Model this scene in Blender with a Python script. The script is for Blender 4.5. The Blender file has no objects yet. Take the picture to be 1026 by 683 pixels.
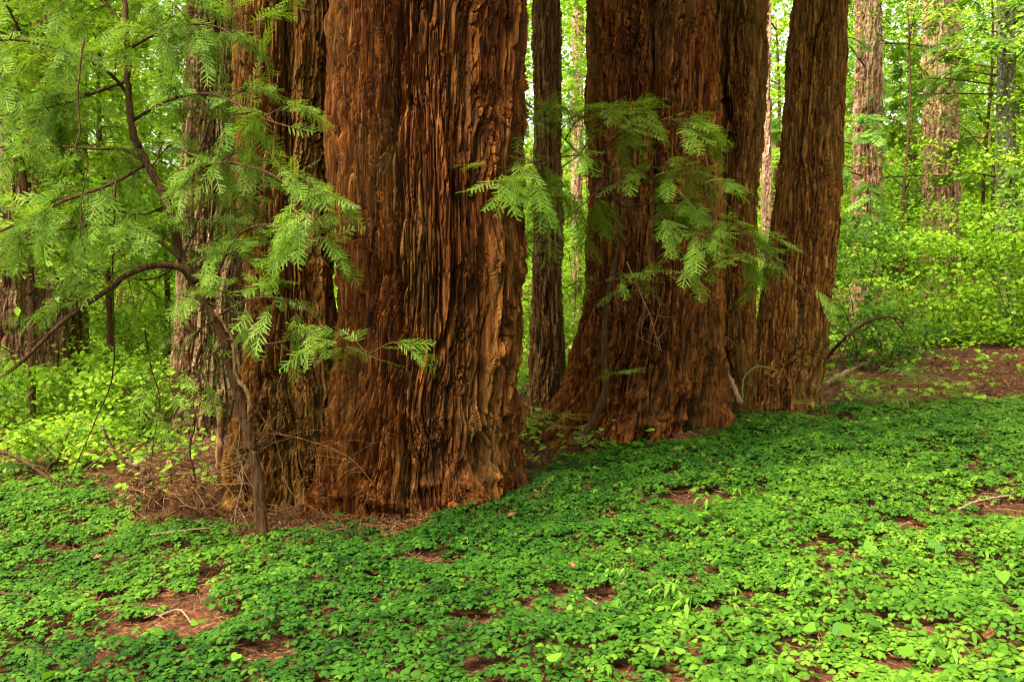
import bpy, math, random
import numpy as np

rng = np.random.default_rng(11)
random.seed(11)
PI = math.pi
sc = bpy.context.scene
COL = sc.collection

# ------------------------------------------------------------------ camera maths
W, H, F = 1026.0, 683.0, 1000.0
CAM = np.array([0.0, 0.0, 1.6])
PITCH = math.radians(3.0)
FWD = np.array([0, math.cos(PITCH), -math.sin(PITCH)])
UP = np.array([0, math.sin(PITCH), math.cos(PITCH)])


def P(px, py, Y):
    u = (px - W / 2) / F
    v = (H / 2 - py) / F
    d = FWD + UP * v
    d = np.array([u, d[1], d[2]])
    return CAM + d / d[1] * Y


def project(V):
    R = V - CAM
    dep = R @ FWD
    return W / 2 + F * R[:, 0] / dep, H / 2 - F * (R @ UP) / dep


# ------------------------------------------------------------------ noise
_tab = np.random.default_rng(5).random((256, 256)).astype(np.float32)


def vn(u, v, Nu=None, seed=0):
    """smooth value noise 0..1, periodic in u with period Nu cells when given"""
    iu = np.floor(u).astype(np.int64)
    iv = np.floor(v).astype(np.int64)
    fu = u - iu
    fv = v - iv
    fu = fu * fu * (3 - 2 * fu)
    fv = fv * fv * (3 - 2 * fv)
    iu2 = iu + 1
    if Nu:
        iu = iu % Nu
        iu2 = iu2 % Nu
    a = (seed * 37) % 256
    b = (seed * 91) % 256
    g = lambda i, j: _tab[(i + a) % 256, (j + b) % 256]
    return (g(iu, iv) * (1 - fu) + g(iu2, iv) * fu) * (1 - fv) + (g(iu, iv + 1) * (1 - fu) + g(iu2, iv + 1) * fu) * fv


def sstep(a, b, x):
    t = np.clip((x - a) / (b - a), 0, 1)
    return t * t * (3 - 2 * t)


def voro(u, v, Nu, seed):
    iu = np.floor(u).astype(np.int64)
    iv = np.floor(v).astype(np.int64)
    f1 = np.full(u.shape, 9.0)
    f2 = np.full(u.shape, 9.0)
    cid = np.zeros(u.shape)
    dv = np.zeros(u.shape)
    du = np.zeros(u.shape)
    for di in (-1, 0, 1):
        for dj in (-1, 0, 1):
            ci = iu + di
            cj = iv + dj
            cm = ci % Nu
            jx = _tab[(cm + seed * 13) % 256, (cj + seed * 7) % 256]
            jy = _tab[(cm + seed * 29 + 77) % 256, (cj + seed * 3 + 41) % 256]
            ou = u - ci - .08 - .84 * jx
            ov = v - cj - .08 - .84 * jy
            d = ou ** 2 + ov ** 2
            idv = _tab[(cm + seed * 5 + 130) % 256, (cj + seed * 17 + 9) % 256]
            near = d < f1
            f2 = np.where(near, f1, np.minimum(f2, d))
            cid = np.where(near, idv, cid)
            dv = np.where(near, ov, dv)
            du = np.where(near, ou, du)
            f1 = np.where(near, d, f1)
    return np.sqrt(f1), np.sqrt(f2), cid, du, dv


# ------------------------------------------------------------------ ground height
def gz(x, y):
    x = np.asarray(x, float)
    y = np.asarray(y, float)
    z = .06 * x + .0025 * y
    sp = np.logaddexp(0, -(x + 1.0) * 2.5) / 2.5
    z = z - .11 * sp * np.exp(-((y - 5.5) / 3.2) ** 2)
    far = np.logaddexp(0, (y - 25) * .5) / .5
    z = z + .17 * far
    z = z + .02 * np.logaddexp(0, (x - 3) * 1.5) / 1.5 * sstep(9, 16, y)
    z = z + .035 * (vn(x * .9 + 50, y * .9 + 50, seed=1) - .5) + .05 * (vn(x * .33 + 50, y * .33 + 50, seed=2) - .5)
    z = z + .04 * np.exp(-(((x + .75) / 1.25) ** 2 + ((y - 7.9) / 1.2) ** 2)) + .08 * np.exp(-(((x - 1.4) / 1.3) ** 2 + ((y - 10) / 1.2) ** 2))
    return z


def G(px, py):
    ys = np.linspace(1.5, 60, 6000)
    d = P(px, py, 1.0) - CAM
    z = CAM[2] + d[2] * ys
    g = gz(d[0] * ys, ys)
    k = np.argmax(z < g)
    y = ys[k] if z[k] < g[k] else 30.0
    x = d[0] * y
    return np.array([x, y, float(gz(x, y))])


# ------------------------------------------------------------------ mesh helpers
class Acc:
    def __init__(s):
        s.V, s.T, s.Q, s.t, s.n = [], [], [], [], 0

    def add(s, V, T=None, Q=None, tint=None):
        V = np.asarray(V, np.float32).reshape(-1, 3)
        s.V.append(V)
        if T is not None:
            s.T.append(np.asarray(T, np.int64).reshape(-1, 3) + s.n)
        if Q is not None:
            s.Q.append(np.asarray(Q, np.int64).reshape(-1, 4) + s.n)
        if tint is None:
            tint = np.full(len(V), .5)
        s.t.append(np.broadcast_to(np.asarray(tint, np.float32), (len(V),)))
        s.n += len(V)

    def mesh(s, name, mat, smooth=True, origin=None):
        V = np.concatenate(s.V).astype(np.float32)
        if origin is not None:
            V = V - np.asarray(origin, np.float32)
        T = np.concatenate(s.T) if s.T else np.zeros((0, 3), np.int64)
        Q = np.concatenate(s.Q) if s.Q else np.zeros((0, 4), np.int64)
        me = bpy.data.meshes.new(name)
        me.vertices.add(len(V))
        me.vertices.foreach_set('co', V.ravel())
        nl = T.size + Q.size
        me.loops.add(nl)
        me.loops.foreach_set('vertex_index', np.concatenate([T.ravel(), Q.ravel()]).astype(np.int32))
        npoly = len(T) + len(Q)
        me.polygons.add(npoly)
        tot = np.concatenate([np.full(len(T), 3), np.full(len(Q), 4)]).astype(np.int32)
        st = np.concatenate([[0], np.cumsum(tot)[:-1]]).astype(np.int32)
        me.polygons.foreach_set('loop_start', st)
        me.polygons.foreach_set('loop_total', tot)
        me.polygons.foreach_set('use_smooth', np.full(npoly, smooth))
        at = me.attributes.new('tint', 'FLOAT', 'POINT')
        at.data.foreach_set('value', np.concatenate(s.t).astype(np.float32))
        me.materials.append(mat)
        me.update(calc_edges=True)
        return me

    def obj(s, name, mat, parent=None, smooth=True):
        """links ONE mesh object; when it has a parent the mesh is kept in the parent's space"""
        org = None
        if parent is not None:
            org = worldloc(parent)
        o = bpy.data.objects.new(name, s.mesh(name, mat, smooth, org))
        COL.objects.link(o)
        if parent is not None:
            o.parent = parent
        return o


def worldloc(o):
    l = np.zeros(3)
    while o is not None:
        l += np.array(o.location)
        o = o.parent
    return l


def thing(name, loc, label, cat, group=None):
    o = bpy.data.objects.new(name, None)
    COL.objects.link(o)
    o.location = tuple(float(a) for a in loc)
    o.empty_display_size = .2
    tag(o, label, cat, group)
    return o


def tag(o, label, cat, group=None):
    o['label'] = label
    o['category'] = cat
    if group:
        o['group'] = group
    return o


def catmull(pts, n):
    pts = np.asarray(pts, float)
    if len(pts) < 3:
        t = np.linspace(0, 1, n)[:, None]
        return pts[0] * (1 - t) + pts[-1] * t
    p = np.vstack([2 * pts[0] - pts[1], pts, 2 * pts[-1] - pts[-2]])
    m = len(pts) - 1
    out = []
    for t in np.linspace(0, m, n):
        i = min(int(t), m - 1)
        f = t - i
        a, b, c, d = p[i], p[i + 1], p[i + 2], p[i + 3]
        out.append(.5 * (2 * b + (c - a) * f + (2 * a - 5 * b + 4 * c - d) * f * f + (3 * b - a - 3 * c + d) * f ** 3))
    return np.array(out)


def tube(acc, pts, r0, r1, n=None, sides=6, tint=.5, wob=0.0, rough=0.0):
    pts = np.asarray(pts, float)
    n = n or max(4, 4 * len(pts))
    C = catmull(pts, n)
    if wob:
        C = C + rng.normal(0, wob, C.shape)
    R = np.linspace(r0, r1, n)
    T = np.gradient(C, axis=0)
    T /= np.linalg.norm(T, axis=1)[:, None] + 1e-9
    ref = np.array([0.3, 0.9, .2])
    A = np.cross(T, ref)
    A /= np.linalg.norm(A, axis=1)[:, None] + 1e-9
    B = np.cross(T, A)
    th = np.linspace(0, 2 * PI, sides, endpoint=False)
    rr = R[:, None] * np.ones(sides)[None]
    if rough:
        rr = rr * (1 + rng.uniform(-rough, rough, rr.shape))
    V = C[:, None] + rr[:, :, None] * (np.cos(th)[None, :, None] * A[:, None] + np.sin(th)[None, :, None] * B[:, None])
    i, j = np.meshgrid(np.arange(n - 1), np.arange(sides), indexing='ij')
    k = (j + 1) % sides
    Q = np.stack([i * sides + j, i * sides + k, (i + 1) * sides + k, (i + 1) * sides + j], -1).reshape(-1, 4)
    cap = np.stack([np.zeros(sides - 2), np.arange(1, sides - 1), np.arange(2, sides)], -1).astype(int)
    acc.add(V.reshape(-1, 3), Q=Q, T=np.vstack([cap[:, ::-1], cap + (n - 1) * sides]), tint=tint)
    return C


def basis(nrm, yaw=None):
    """n rotation matrices whose z column is nrm, spun by yaw"""
    nrm = nrm / (np.linalg.norm(nrm, axis=1)[:, None] + 1e-9)
    n = len(nrm)
    if yaw is None:
        yaw = rng.uniform(0, 2 * PI, n)
    h = np.stack([np.cos(yaw), np.sin(yaw), np.zeros(n)], 1)
    y = np.cross(nrm, h)
    y /= np.linalg.norm(y, axis=1)[:, None] + 1e-9
    x = np.cross(y, nrm)
    return np.stack([x, y, nrm], 2)


def frame_dir(d, roll):
    """rotation whose x column is d and whose z column is as near up as roll allows"""
    d = d / np.linalg.norm(d)
    z = np.array([0, 0, 1.0]) - d * d[2]
    if np.linalg.norm(z) < 1e-3:
        z = np.array([0, -1.0, 0])
    z /= np.linalg.norm(z)
    y = np.cross(z, d)
    c, s = math.cos(roll), math.sin(roll)
    z2 = z * c + y * s
    y2 = np.cross(z2, d)
    return np.stack([d, y2, z2], 1)


def instance(acc, tv, tf, pos, rot, scale, tint, tvar=None):
    """merge n placed copies of a template (tri faces) into acc"""
    n, k = len(pos), len(tv)
    if n == 0:
        return
    scale = np.asarray(scale, float)
    if scale.ndim == 1:
        scale = np.repeat(scale[:, None], 3, 1)
    L = tv[None] * scale[:, None, :]
    V = np.einsum('nij,nkj->nki', rot, L) + pos[:, None]
    Fc = tf[None] + (np.arange(n) * k)[:, None, None]
    tt = np.repeat(np.asarray(tint, float)[:, None], k, 1)
    if tvar is not None:
        tt = tt + tvar[None]
    acc.add(V.reshape(-1, 3), T=Fc.reshape(-1, 3), tint=np.clip(tt, 0, 1).ravel())


# ------------------------------------------------------------------ materials
def nodes_of(name):
    m = bpy.data.materials.new(name)
    m.use_nodes = True
    nt = m.node_tree
    nt.nodes.clear()
    return m, nt, nt.nodes.new, nt.links.new


def ramp(nt, stops):
    r = nt.nodes.new('ShaderNodeValToRGB')
    e = r.color_ramp.elements
    while len(e) < len(stops):
        e.new(.5)
    for q, (p, c) in zip(e, stops):
        q.position = p
        q.color = (*c, 1)
    return r


def leaf_mat(name, cols, trans=.4, tcol=(1.25, 1.15, .45), rough=.6, spec=.05, nscale=2.0):
    m, nt, N, L = nodes_of(name)
    at = N('ShaderNodeAttribute')
    at.attribute_name = 'tint'
    tc = N('ShaderNodeTexCoord')
    nz = N('ShaderNodeTexNoise')
    nz.inputs['Scale'].default_value = nscale
    nz.inputs['Detail'].default_value = 2
    L(tc.outputs['Object'], nz.inputs['Vector'])
    ad = N('ShaderNodeMath')
    ad.operation = 'MULTIPLY_ADD'
    L(nz.outputs['Fac'], ad.inputs[0])
    ad.inputs[1].default_value = .5
    L(at.outputs['Fac'], ad.inputs[2])
    sb = N('ShaderNodeMath')
    sb.operation = 'SUBTRACT'
    L(ad.outputs[0], sb.inputs[0])
    sb.inputs[1].default_value = .25
    r = ramp(nt, [(i / (len(cols) - 1), c) for i, c in enumerate(cols)])
    L(sb.outputs[0], r.inputs[0])
    p = N('ShaderNodeBsdfPrincipled')
    p.inputs['Roughness'].default_value = rough
    p.inputs['Specular IOR Level'].default_value = spec
    L(r.outputs[0], p.inputs['Base Color'])
    mx = N('ShaderNodeMix')
    mx.data_type = 'RGBA'
    mx.blend_type = 'MULTIPLY'
    mx.inputs[0].default_value = 1
    L(r.outputs[0], mx.inputs[6])
    mx.inputs[7].default_value = (*tcol, 1)
    t = N('ShaderNodeBsdfTranslucent')
    L(mx.outputs[2], t.inputs['Color'])
    s = N('ShaderNodeMixShader')
    s.inputs[0].default_value = trans
    L(p.outputs[0], s.inputs[1])
    L(t.outputs[0], s.inputs[2])
    o = N('ShaderNodeOutputMaterial')
    L(s.outputs[0], o.inputs[0])
    return m


def bark_mat(name, cols, moss=(.085, .058, .012), moss_amt=.4, rough=.85, bump=.8, fine=1.0, grey=(.13, .068, .024)):
    m, nt, N, L = nodes_of(name)
    at = N('ShaderNodeAttribute')
    at.attribute_name = 'tint'
    tc = N('ShaderNodeTexCoord')

    def noise(sx, sz, detail=4, rg=.6):
        mp = N('ShaderNodeMapping')
        mp.inputs['Scale'].default_value = (sx, sx, sz)
        L(tc.outputs['Object'], mp.inputs[0])
        q = N('ShaderNodeTexNoise')
        q.inputs['Scale'].default_value = 1
        q.inputs['Detail'].default_value = detail
        q.inputs['Roughness'].default_value = rg
        L(mp.outputs[0], q.inputs['Vector'])
        return q

    n1 = noise(34 * fine, 3.2 * fine, 5)
    n2 = noise(2.3, .8, 3)
    n3 = noise(160 * fine, 14 * fine, 3)
    a = N('ShaderNodeMath')
    a.operation = 'MULTIPLY_ADD'
    L(at.outputs['Fac'], a.inputs[0])
    a.inputs[1].default_value = .62
    b = N('ShaderNodeMath')
    b.operation = 'MULTIPLY_ADD'
    L(n1.outputs['Fac'], b.inputs[0])
    b.inputs[1].default_value = 2.1
    b.inputs[2].default_value = -.88
    L(b.outputs[0], a.inputs[2])
    r = ramp(nt, [(i / (len(cols) - 1), c) for i, c in enumerate(cols)])
    L(a.outputs[0], r.inputs[0])
    mr = N('ShaderNodeMapRange')
    mr.inputs['From Min'].default_value = .45
    mr.inputs['From Max'].default_value = .72
    mr.inputs['To Max'].default_value = moss_amt
    L(n2.outputs['Fac'], mr.inputs['Value'])
    mx = N('ShaderNodeMix')
    mx.data_type = 'RGBA'
    L(mr.outputs[0], mx.inputs[0])
    L(r.outputs[0], mx.inputs[6])
    mx.inputs[7].default_value = (*moss, 1)
    n4 = noise(9 * fine, .9 * fine, 4)
    m4 = N('ShaderNodeMapRange')
    m4.inputs['From Min'].default_value = .54
    m4.inputs['From Max'].default_value = .70
    m4.inputs['To Max'].default_value = .28
    L(n4.outputs['Fac'], m4.inputs['Value'])
    mg = N('ShaderNodeMix')
    mg.data_type = 'RGBA'
    L(m4.outputs[0], mg.inputs[0])
    L(mx.outputs[2], mg.inputs[6])
    mg.inputs[7].default_value = (*grey, 1)
    mx = mg
    bp = N('ShaderNodeBump')
    bp.inputs['Strength'].default_value = bump
    bp.inputs['Distance'].default_value = .02
    ad = N('ShaderNodeMath')
    ad.operation = 'ADD'
    L(n1.outputs['Fac'], ad.inputs[0])
    L(n3.outputs['Fac'], ad.inputs[1])
    L(ad.outputs[0], bp.inputs['Height'])
    p = N('ShaderNodeBsdfPrincipled')
    p.inputs['Roughness'].default_value = rough
    p.inputs['Specular IOR Level'].default_value = .08
    L(mx.outputs[2], p.inputs['Base Color'])
    L(bp.outputs[0], p.inputs['Normal'])
    o = N('ShaderNodeOutputMaterial')
    L(p.outputs[0], o.inputs[0])
    return m


def ground_mat():
    m, nt, N, L = nodes_of('forest_duff')
    tc = N('ShaderNodeTexCoord')

    def noise(s, d=5):
        q = N('ShaderNodeTexNoise')
        q.inputs['Scale'].default_value = s
        q.inputs['Detail'].default_value = d
        L(tc.outputs['Object'], q.inputs['Vector'])
        return q
    n1, n2, n3 = noise(1.3), noise(28, 6), noise(.35, 3)
    r = ramp(nt, [(.3, (.014, .006, .002)), (.5, (.045, .017, .006)), (.62, (.085, .034, .012)), (.75, (.15, .07, .028))])
    L(n2.outputs['Fac'], r.inputs[0])
    r2 = ramp(nt, [(.4, (.75, .7, .65)), (.65, (1.15, 1, .9))])
    L(n1.outputs['Fac'], r2.inputs[0])
    mx = N('ShaderNodeMix')
    mx.data_type = 'RGBA'
    mx.blend_type = 'MULTIPLY'
    mx.inputs[0].default_value = 1
    L(r.outputs[0], mx.inputs[6])
    L(r2.outputs[0], mx.inputs[7])
    bp = N('ShaderNodeBump')
    bp.inputs['Strength'].default_value = .8
    bp.inputs['Distance'].default_value = .03
    L(n2.outputs['Fac'], bp.inputs['Height'])
    p = N('ShaderNodeBsdfPrincipled')
    p.inputs['Roughness'].default_value = .95
    p.inputs['Specular IOR Level'].default_value = .1
    L(mx.outputs[2], p.inputs['Base Color'])
    L(bp.outputs[0], p.inputs['Normal'])
    o = N('ShaderNodeOutputMaterial')
    L(p.outputs[0], o.inputs[0])
    return m


M = {}
M['ground'] = ground_mat()
M['bark'] = bark_mat('redwood_bark', [(.005, .0012, .0004), (.028, .0066, .0010), (.086, .0225, .0028), (.165, .050, .0065), (.27, .112, .024)])
M['bark_olive'] = bark_mat('redwood_bark_olive', [(.006, .0018, .0006), (.038, .012, .0016), (.11, .038, .005), (.20, .080, .013), (.30, .16, .045)], moss=(.10, .075, .016), moss_amt=.5)
M['bark_mossy'] = bark_mat('redwood_bark_mossy', [(.05, .022, .008), (.12, .05, .018), (.20, .10, .035), (.28, .16, .06), (.36, .24, .11)], moss=(.14, .13, .025), moss_amt=.65)
M['bark_far'] = bark_mat('pale_redwood_bark', [(.04, .014, .006), (.12, .052, .026), (.22, .105, .055), (.32, .18, .10), (.42, .29, .18)], moss=(.20, .19, .09), moss_amt=.4, fine=.5)  # paler stops than the near bark, for distant trunks
M['bark_tan'] = bark_mat('tan_redwood_bark', [(.02, .009, .004), (.08, .037, .013), (.17, .09, .036), (.27, .165, .075), (.38, .27, .14)], moss=(.20, .17, .06), moss_amt=.4)  # paler tan stops, for the half hidden trunk
M['bark_thin'] = bark_mat('slender_redwood_bark', [(.012, .004, .0015), (.06, .022, .006), (.15, .066, .019), (.25, .13, .042), (.36, .23, .10)], moss=(.12, .09, .025), moss_amt=.4)
M['bark_dark'] = bark_mat('dark_grey_bark', [(.05, .035, .02), (.09, .07, .045), (.15, .12, .08), (.20, .17, .12), (.26, .23, .17)], moss=(.11, .13, .04), moss_amt=.6, fine=.5)
M['stem'] = bark_mat('dark_stem_bark', [(.02, .008, .003), (.05, .021, .008), (.095, .045, .018), (.16, .088, .038)], moss=(.07, .06, .02), moss_amt=.3, fine=2)
M['twig'] = bark_mat('pale_dead_twig', [(.11, .055, .025), (.22, .12, .06), (.33, .21, .115), (.45, .31, .19)], moss=(.2, .14, .06), moss_amt=.2, fine=2)
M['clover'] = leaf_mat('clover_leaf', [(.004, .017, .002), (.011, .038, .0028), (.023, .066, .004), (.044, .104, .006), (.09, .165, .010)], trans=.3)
M['litter'] = bark_mat('dead_needle_litter', [(.022, .008, .002), (.06, .022, .006), (.115, .046, .013), (.19, .092, .032), (.30, .19, .085)], moss=(.2, .1, .04), moss_amt=.2, fine=2)
M['needle'] = leaf_mat('redwood_needles', [(.038, .085, .007), (.075, .145, .010), (.115, .20, .017), (.165, .255, .035), (.24, .33, .09)], trans=.45)
M['needle_mid'] = leaf_mat('redwood_needles_fresh', [(.038, .085, .007), (.075, .145, .010), (.115, .20, .015), (.165, .26, .027), (.23, .33, .065)], trans=.45)
M['needle_far'] = leaf_mat('distant_redwood_needles', [(.05, .11, .016), (.085, .17, .022), (.13, .23, .03), (.19, .29, .045)], trans=.5)
M['leaf'] = leaf_mat('understory_leaf', [(.05, .12, .008), (.10, .20, .011), (.155, .28, .016), (.22, .35, .024), (.31, .43, .06)], trans=.5)
M['leaf_deep'] = leaf_mat('understory_leaf_deep', [(.03, .085, .012), (.06, .14, .018), (.10, .20, .02), (.15, .25, .03)], trans=.45)  # deeper green leaves
M['leaf_big'] = leaf_mat('broad_leaf', [(.022, .065, .006), (.04, .10, .007), (.065, .14, .009), (.10, .185, .014)], trans=.35, rough=.5)
M['moss'] = leaf_mat('moss', [(.07, .08, .012), (.11, .115, .018), (.15, .15, .025)], trans=.1)


# ------------------------------------------------------------------ leaf templates
def clover_template():
    V, T, tv = [], [], []
    for k in range(3):
        a = k * 2 * PI / 3
        pts = np.array([[0.06, 0, 0], [.45, .40, -.02], [.86, .52, -.10], [1.06, .30, -.16], [.86, 0, -.02], [.45, 0, .07],
                        [.45, -.40, -.02], [.86, -.52, -.10], [1.06, -.30, -.16]], float)
        pts[:, 2] -= .12 * pts[:, 0] ** 2
        c, s = math.cos(a), math.sin(a)
        q = pts.copy()
        q[:, 0] = c * pts[:, 0] - s * pts[:, 1]
        q[:, 1] = s * pts[:, 0] + c * pts[:, 1]
        b = len(V)
        V += list(q)
        tv += [.0, 0, .02, .03, .10, .14, 0, .02, .03]
        T += [[b, b + 5, b + 1], [b + 1, b + 5, b + 4], [b + 1, b + 4, b + 2], [b + 2, b + 4, b + 3],
              [b, b + 6, b + 5], [b + 6, b + 4, b + 5], [b + 6, b + 7, b + 4], [b + 7, b + 8, b + 4]]
    b = len(V)
    V += [np.array([-.03, 0, 0.0]), np.array([.03, 0, 0.0]), np.array([0.3, .1, -2.6])]
    tv += [-.2, -.2, -.3]
    T += [[b, b + 1, b + 2]]
    return np.array(V), np.array(T), np.array(tv)


def ovate_template(fold=.14, droop=.2, wid=.42):
    xs = np.array([0, .18, .45, .75, 1.0])
    ws = np.array([.02, .75, 1.0, .62, 0.0]) * wid
    mid = np.stack([xs, 0 * xs, -droop * xs ** 2], 1)
    l = np.stack([xs, ws, -droop * xs ** 2 + fold * ws], 1)
    r = np.stack([xs, -ws, -droop * xs ** 2 + fold * ws], 1)
    V = np.vstack([mid, l, r])
    T = []
    for i in range(4):
        T += [[i, i + 1, 5 + i], [5 + i, i + 1, 6 + i], [i + 1, i, 10 + i], [i + 1, 10 + i, 11 + i]]
    return V, np.array(T)


def kite_template():
    V = np.array([[0, 0, 0], [.45, .30, .05], [1, 0, -.12], [.45, -.30, .05]], float)
    return V, np.array([[0, 1, 2], [0, 2, 3]])


def heart_template():
    a = np.array([[0, 0, 0], [-.12, .22, .05], [.0, .46, .06], [.3, .52, .02], [.65, .30, -.06], [1, 0, -.16]])
    mid = np.array([[.3, 0, -.03], [.65, 0, -.08]])
    b = a.copy()
    b[:, 1] *= -1
    V = np.vstack([a, mid, b])
    T = [[0, 2, 1], [0, 6, 2], [2, 6, 3], [3, 6, 7], [3, 7, 4], [4, 7, 5]]
    T2 = [[8, 9, 10], [8, 10, 6], [10, 11, 6], [11, 7, 6], [11, 12, 7], [12, 13, 7]]
    return V, np.array(T + T2)


def spray_template(seed, droop=.22, fine=True, ang=50, maxlen=.42):
    """a flat redwood frond one unit long: rachis, alternate twiglets, two ranked needles"""
    r = np.random.default_rng(seed)
    V, T, tv = [], [], []

    def bend(p):
        return np.array([p[0], p[1], p[2] - droop * p[0] ** 2 - .25 * p[1] ** 2])

    def quad(a, b, c, d, t):
        n = len(V)
        V.extend([bend(a), bend(b), bend(c), bend(d)])
        T.extend([[n, n + 1, n + 2], [n, n + 2, n + 3]])
        tv.extend([t] * 4)

    def needles(p0, d, Lq, t0):
        d = d / np.linalg.norm(d)
        side = np.array([-d[1], d[0], 0])
        if not fine:
            w = .055
            quad(p0, p0 + d * Lq * .5 + side * w, p0 + d * Lq, p0 + d * Lq * .5 - side * w, t0)
            return
        st = .0165
        m = int(Lq / st)
        for i in range(m):
            f = (i + .5) / m
            ln = .033 * (.55 + .45 * math.sin(PI * min(1, f * .85 + .12)))
            for sgn in (1, -1):
                b = p0 + d * Lq * f
                q = (d * .62 + side * sgn * .8)
                q /= np.linalg.norm(q)
                q = q + np.array([0, 0, r.uniform(-.15, .25)])
                w = np.cross(q, [0, 0, 1])
                w = w / (np.linalg.norm(w) + 1e-6) * .0068
                quad(b, b + q * ln * .5 + w, b + q * ln, b + q * ln * .5 - w, t0 + .1 * f + r.uniform(-.06, .06))
    n = 7
    for i in range(n):
        f = .08 + .86 * i / (n - 1)
        for sgn in (1, -1):
            if r.random() < .1:
                continue
            x = f + (.05 if sgn > 0 else -.01)
            Lq = maxlen * (math.sin(PI * min(1, .18 + .78 * f)) ** .7) * r.uniform(.75, 1.1)
            a = math.radians(ang + r.uniform(-8, 8))
            d = np.array([math.cos(a), sgn * math.sin(a), r.uniform(-.12, .08)])
            needles(np.array([x, 0, 0.0]), d, Lq, r.uniform(-.12, .12))
            if not fine and Lq > .25:
                pass
    needles(np.array([.55, 0, 0]), np.array([1.0, 0, 0]), .5, .05)
    # the woody rachis, a narrow three-sided sliver
    for i in range(6):
        x0, x1 = i / 6, (i + 1) / 6
        quad(np.array([x0, -.007, .003]), np.array([x1, -.006, .003]), np.array([x1, .006, .003]), np.array([x0, .007, .003]), -.35)
    return np.array(V), np.array(T), np.array(tv)


CLOVER = clover_template()
OVATE = ovate_template()
LANCE = ovate_template(.1, .45, .16)
KITE = kite_template()
HEART = heart_template()
SPRAYS = [spray_template(20 + i, droop=(.05, .11, .2, .08)[i], maxlen=(.42, .36, .4, .46)[i]) for i in range(4)]
SPRAYS_LOW = [spray_template(30 + i, droop=(.15, .3)[i], fine=False) for i in range(2)]


def put_spray(acc, p, d, roll, size, tint, low=False):
    S = SPRAYS_LOW if low else SPRAYS
    t = S[rng.integers(len(S))]
    instance(acc, t[0], t[1], np.asarray(p)[None], frame_dir(np.asarray(d, float), roll)[None], np.array([size]), np.array([tint]), t[2])


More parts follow.
